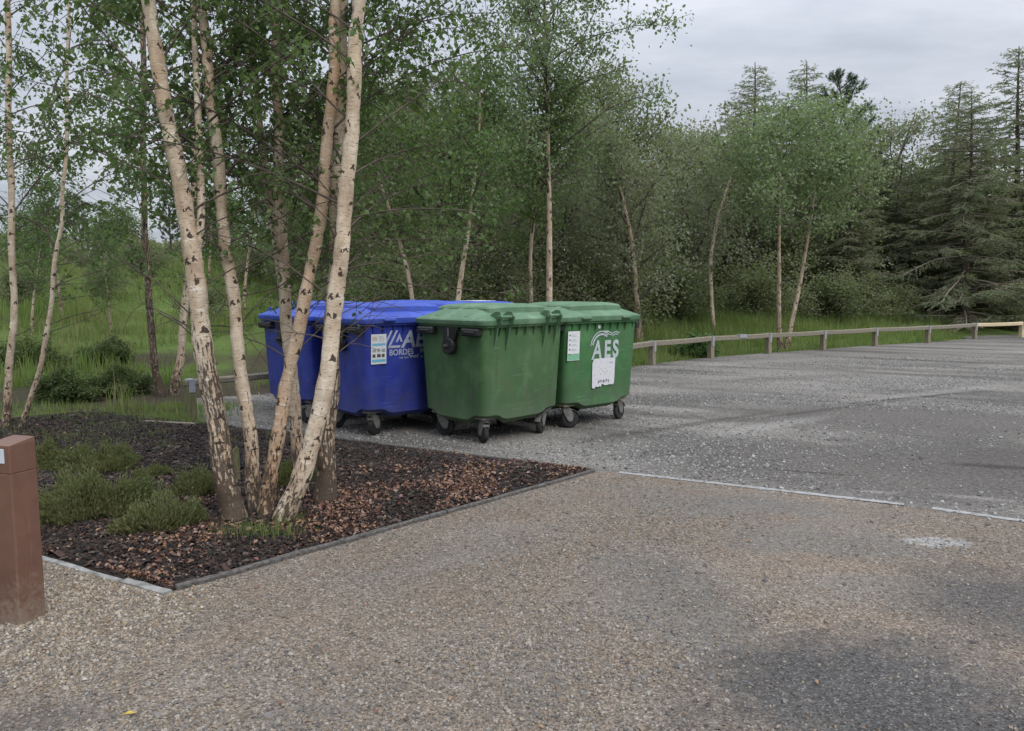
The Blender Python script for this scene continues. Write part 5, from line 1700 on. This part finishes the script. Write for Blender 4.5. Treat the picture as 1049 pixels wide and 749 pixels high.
# grass and weeds at the left of the bed
X, Y = tuft_pts(900, 14, (-9, -4), (6.5, 11.5), rg, .12)
ib, s_, t_ = in_bed(X, Y, 0)
keep = ~(ib & (t_ < 3.7)) & (s_ > .5) & (s_ < 7)
X, Y = X[keep], Y[keep]
split_blades('bed_grass', 'grass creeping into the far left end of the mulch bed', X, Y, np.full(len(X), .0), np.full(len(X), .17), .006, rg, (rg.uniform(0, 1, len(X)) < .12).astype(int))
wx, wy = [], []
for k in range(46):
    s0, t0 = rg.uniform(.4, LA - .3), rg.uniform(1.3, 5.5)
    if rg.uniform() > t0 / 4.5: continue
    cx, cy = ab(s0, t0); m = int(rg.uniform(10, 60)); wx.append(rg.normal(cx, .07, m)); wy.append(rg.normal(cy, .07, m))
wx, wy = np.concatenate(wx), np.concatenate(wy)
split_blades('bed_weeds', 'thin weeds coming up through the bark mulch', wx, wy, np.full(len(wx), .04), np.full(len(wx), .12), .0035, rg, (rg.uniform(0, 1, len(wx)) < .2).astype(int))
# tuft at the foot of the birches
fc = G(262, 556); fc2 = G(300, 545)
X = np.concatenate([rg.normal(fc.x, .15, 620), rg.normal(fc2.x, .06, 120)]); Y = np.concatenate([rg.normal(fc.y, .06, 620), rg.normal(fc2.y, .05, 120)])
o = split_blades('grass_tuft', 'small fresh grass tuft at the foot of the leaning birches', X, Y, np.full(len(X), .04), rg.uniform(.06, .2, len(X)), .003, rg, (rg.uniform(0, 1, len(X)) < .12).astype(int))

# heather and bramble clumps on the bank
for px, Y, rz, sc, lab in ((100, 22.0, 2, .42, 'small leafy bush halfway up the bank, right of the grey sapling'), (205, 19.0, 4, .40, 'small leafy bush on the bank beside the pale leaning birch'), (330, 17.5, 1, .6, 'leafy bush on the bank just above the left blue bin lid'),
                           (265, 24.5, 5, .6, 'leafy bush high on the bank between the slim stems'), (15, 21.0, 3, .5, 'leafy bush on the bank at the far left edge'), (150, 26.0, .4, .6, 'leafy bush on the skyline behind the dark birch stem'), (368, 18.5, 2.2, .75, 'leafy bush at the right end of the bank beside the whitest birch')):
    again(u1, px, Y, rz, sc, lab, 'leafy bushes on the bank')
for px, Y, rz, sc, lab in ((112, 17.0, .6, .62, 'very thin young birch on the lower bank left of the dark birch stem'), (215, 23.0, 1.3, .9, 'thin young birch on the bank between the thickest and the straight slim birch'), (30, 17.5, 2.9, .7, 'thin young birch on the bank by the left edge'), (340, 20.0, 3.7, 1.1, 'thin young birch at the right end of the bank behind the whitest stem')):
    again(sap, px, Y, rz, sc, lab, 'thin young birches on the bank')
hb = bush('heather_shrub', 'dark heather clump on the bank behind the far left end of the bed', .75, .5, 411, 'heather_green', 12000, (.025, .055), 'heather clumps on the bank', 'shrub')
place(hb, 118, 12.6, 0, .9)
for px, Y, rz, sc, lab in ((60, 12.0, 1, 1.0, 'dark heather clump on the bank between the sapling and the bed'), (25, 14.5, 2, 1.2, 'dark heather clump on the bank above the bollard'), (110, 15.0, 3.3, 1.0, 'dark heather clump higher on the bank left of the dark birch stem')):
    again(hb, px, Y, rz, sc, lab, 'heather clumps on the bank')

# ------------------------------------------------------------------ sky and light
w = bpy.data.worlds.new('World'); scene.world = w; w.use_nodes = True
nt = w.node_tree
for n_ in list(nt.nodes): nt.nodes.remove(n_)
out = nt.nodes.new('ShaderNodeOutputWorld')
SUN_EL, SUN_AZ = R(45), R(145)         # compass-style: from +Y towards +X
sky = nt.nodes.new('ShaderNodeTexSky'); sky.sky_type = 'NISHITA'; sky.sun_disc = False
sky.sun_elevation = SUN_EL; sky.sun_rotation = SUN_AZ
bg1 = nt.nodes.new('ShaderNodeBackground'); bg1.inputs[1].default_value = .10
nt.links.new(sky.outputs[0], bg1.inputs[0])
tc = nt.nodes.new('ShaderNodeTexCoord')
sep = nt.nodes.new('ShaderNodeSeparateXYZ'); nt.links.new(tc.outputs['Generated'], sep.inputs[0])
zz = mth(nt, 'ADD', mth(nt, 'MAXIMUM', sep.outputs[2], 0.0), .12)
cmb = nt.nodes.new('ShaderNodeCombineXYZ')
nt.links.new(mth(nt, 'DIVIDE', sep.outputs[0], zz), cmb.inputs[0]); nt.links.new(mth(nt, 'DIVIDE', sep.outputs[1], zz), cmb.inputs[1])
cn = noise(nt, mapping(nt, cmb.outputs[0], (.55, .9, 1), (3.1, .7, 0), (0, 0, .25)), 1.0, 6, .58)
cc = ramp(nt, cn, [(.30, (.34, .372, .44)), (.43, (.42, .455, .52)), (.55, (.53, .56, .62)), (.70, (.67, .695, .735))])
zc = mth(nt, 'MAXIMUM', sep.outputs[2], 0.0)
grad = mth(nt, 'ADD', mth(nt, 'ADD', .86, mth(nt, 'MULTIPLY', zc, .25)), mth(nt, 'MULTIPLY', mth(nt, 'MULTIPLY', zc, zc), 3.1))
cmul = nt.nodes.new('ShaderNodeVectorMath'); cmul.operation = 'SCALE'
nt.links.new(cc, cmul.inputs[0]); nt.links.new(grad, cmul.inputs['Scale'])
bg2 = nt.nodes.new('ShaderNodeBackground'); bg2.inputs[1].default_value = 1.0
nt.links.new(cmul.outputs[0], bg2.inputs[0])
mx = nt.nodes.new('ShaderNodeMixShader'); mx.inputs[0].default_value = .93
nt.links.new(bg1.outputs[0], mx.inputs[1]); nt.links.new(bg2.outputs[0], mx.inputs[2])
nt.links.new(mx.outputs[0], out.inputs[0])
sd = bpy.data.lights.new('sun', 'SUN'); sd.energy = 1.5; sd.angle = R(28); sd.color = (1, .97, .92)
so = bpy.data.objects.new('sun', sd); COL.objects.link(so)
v = Vector((math.sin(SUN_AZ) * math.cos(SUN_EL), math.cos(SUN_AZ) * math.cos(SUN_EL), math.sin(SUN_EL)))
so.rotation_euler = (-v).to_track_quat('-Z', 'Y').to_euler()

scene.view_settings.view_transform = 'Standard'
scene.view_settings.look = 'None'
scene.view_settings.exposure = 0.28
scene.view_settings.gamma = 1.0
try:
    scene.cycles.use_denoising = True
    scene.cycles.max_bounces = 6
    scene.cycles.transparent_max_bounces = 4
    scene.cycles.use_adaptive_sampling = True
except Exception: pass
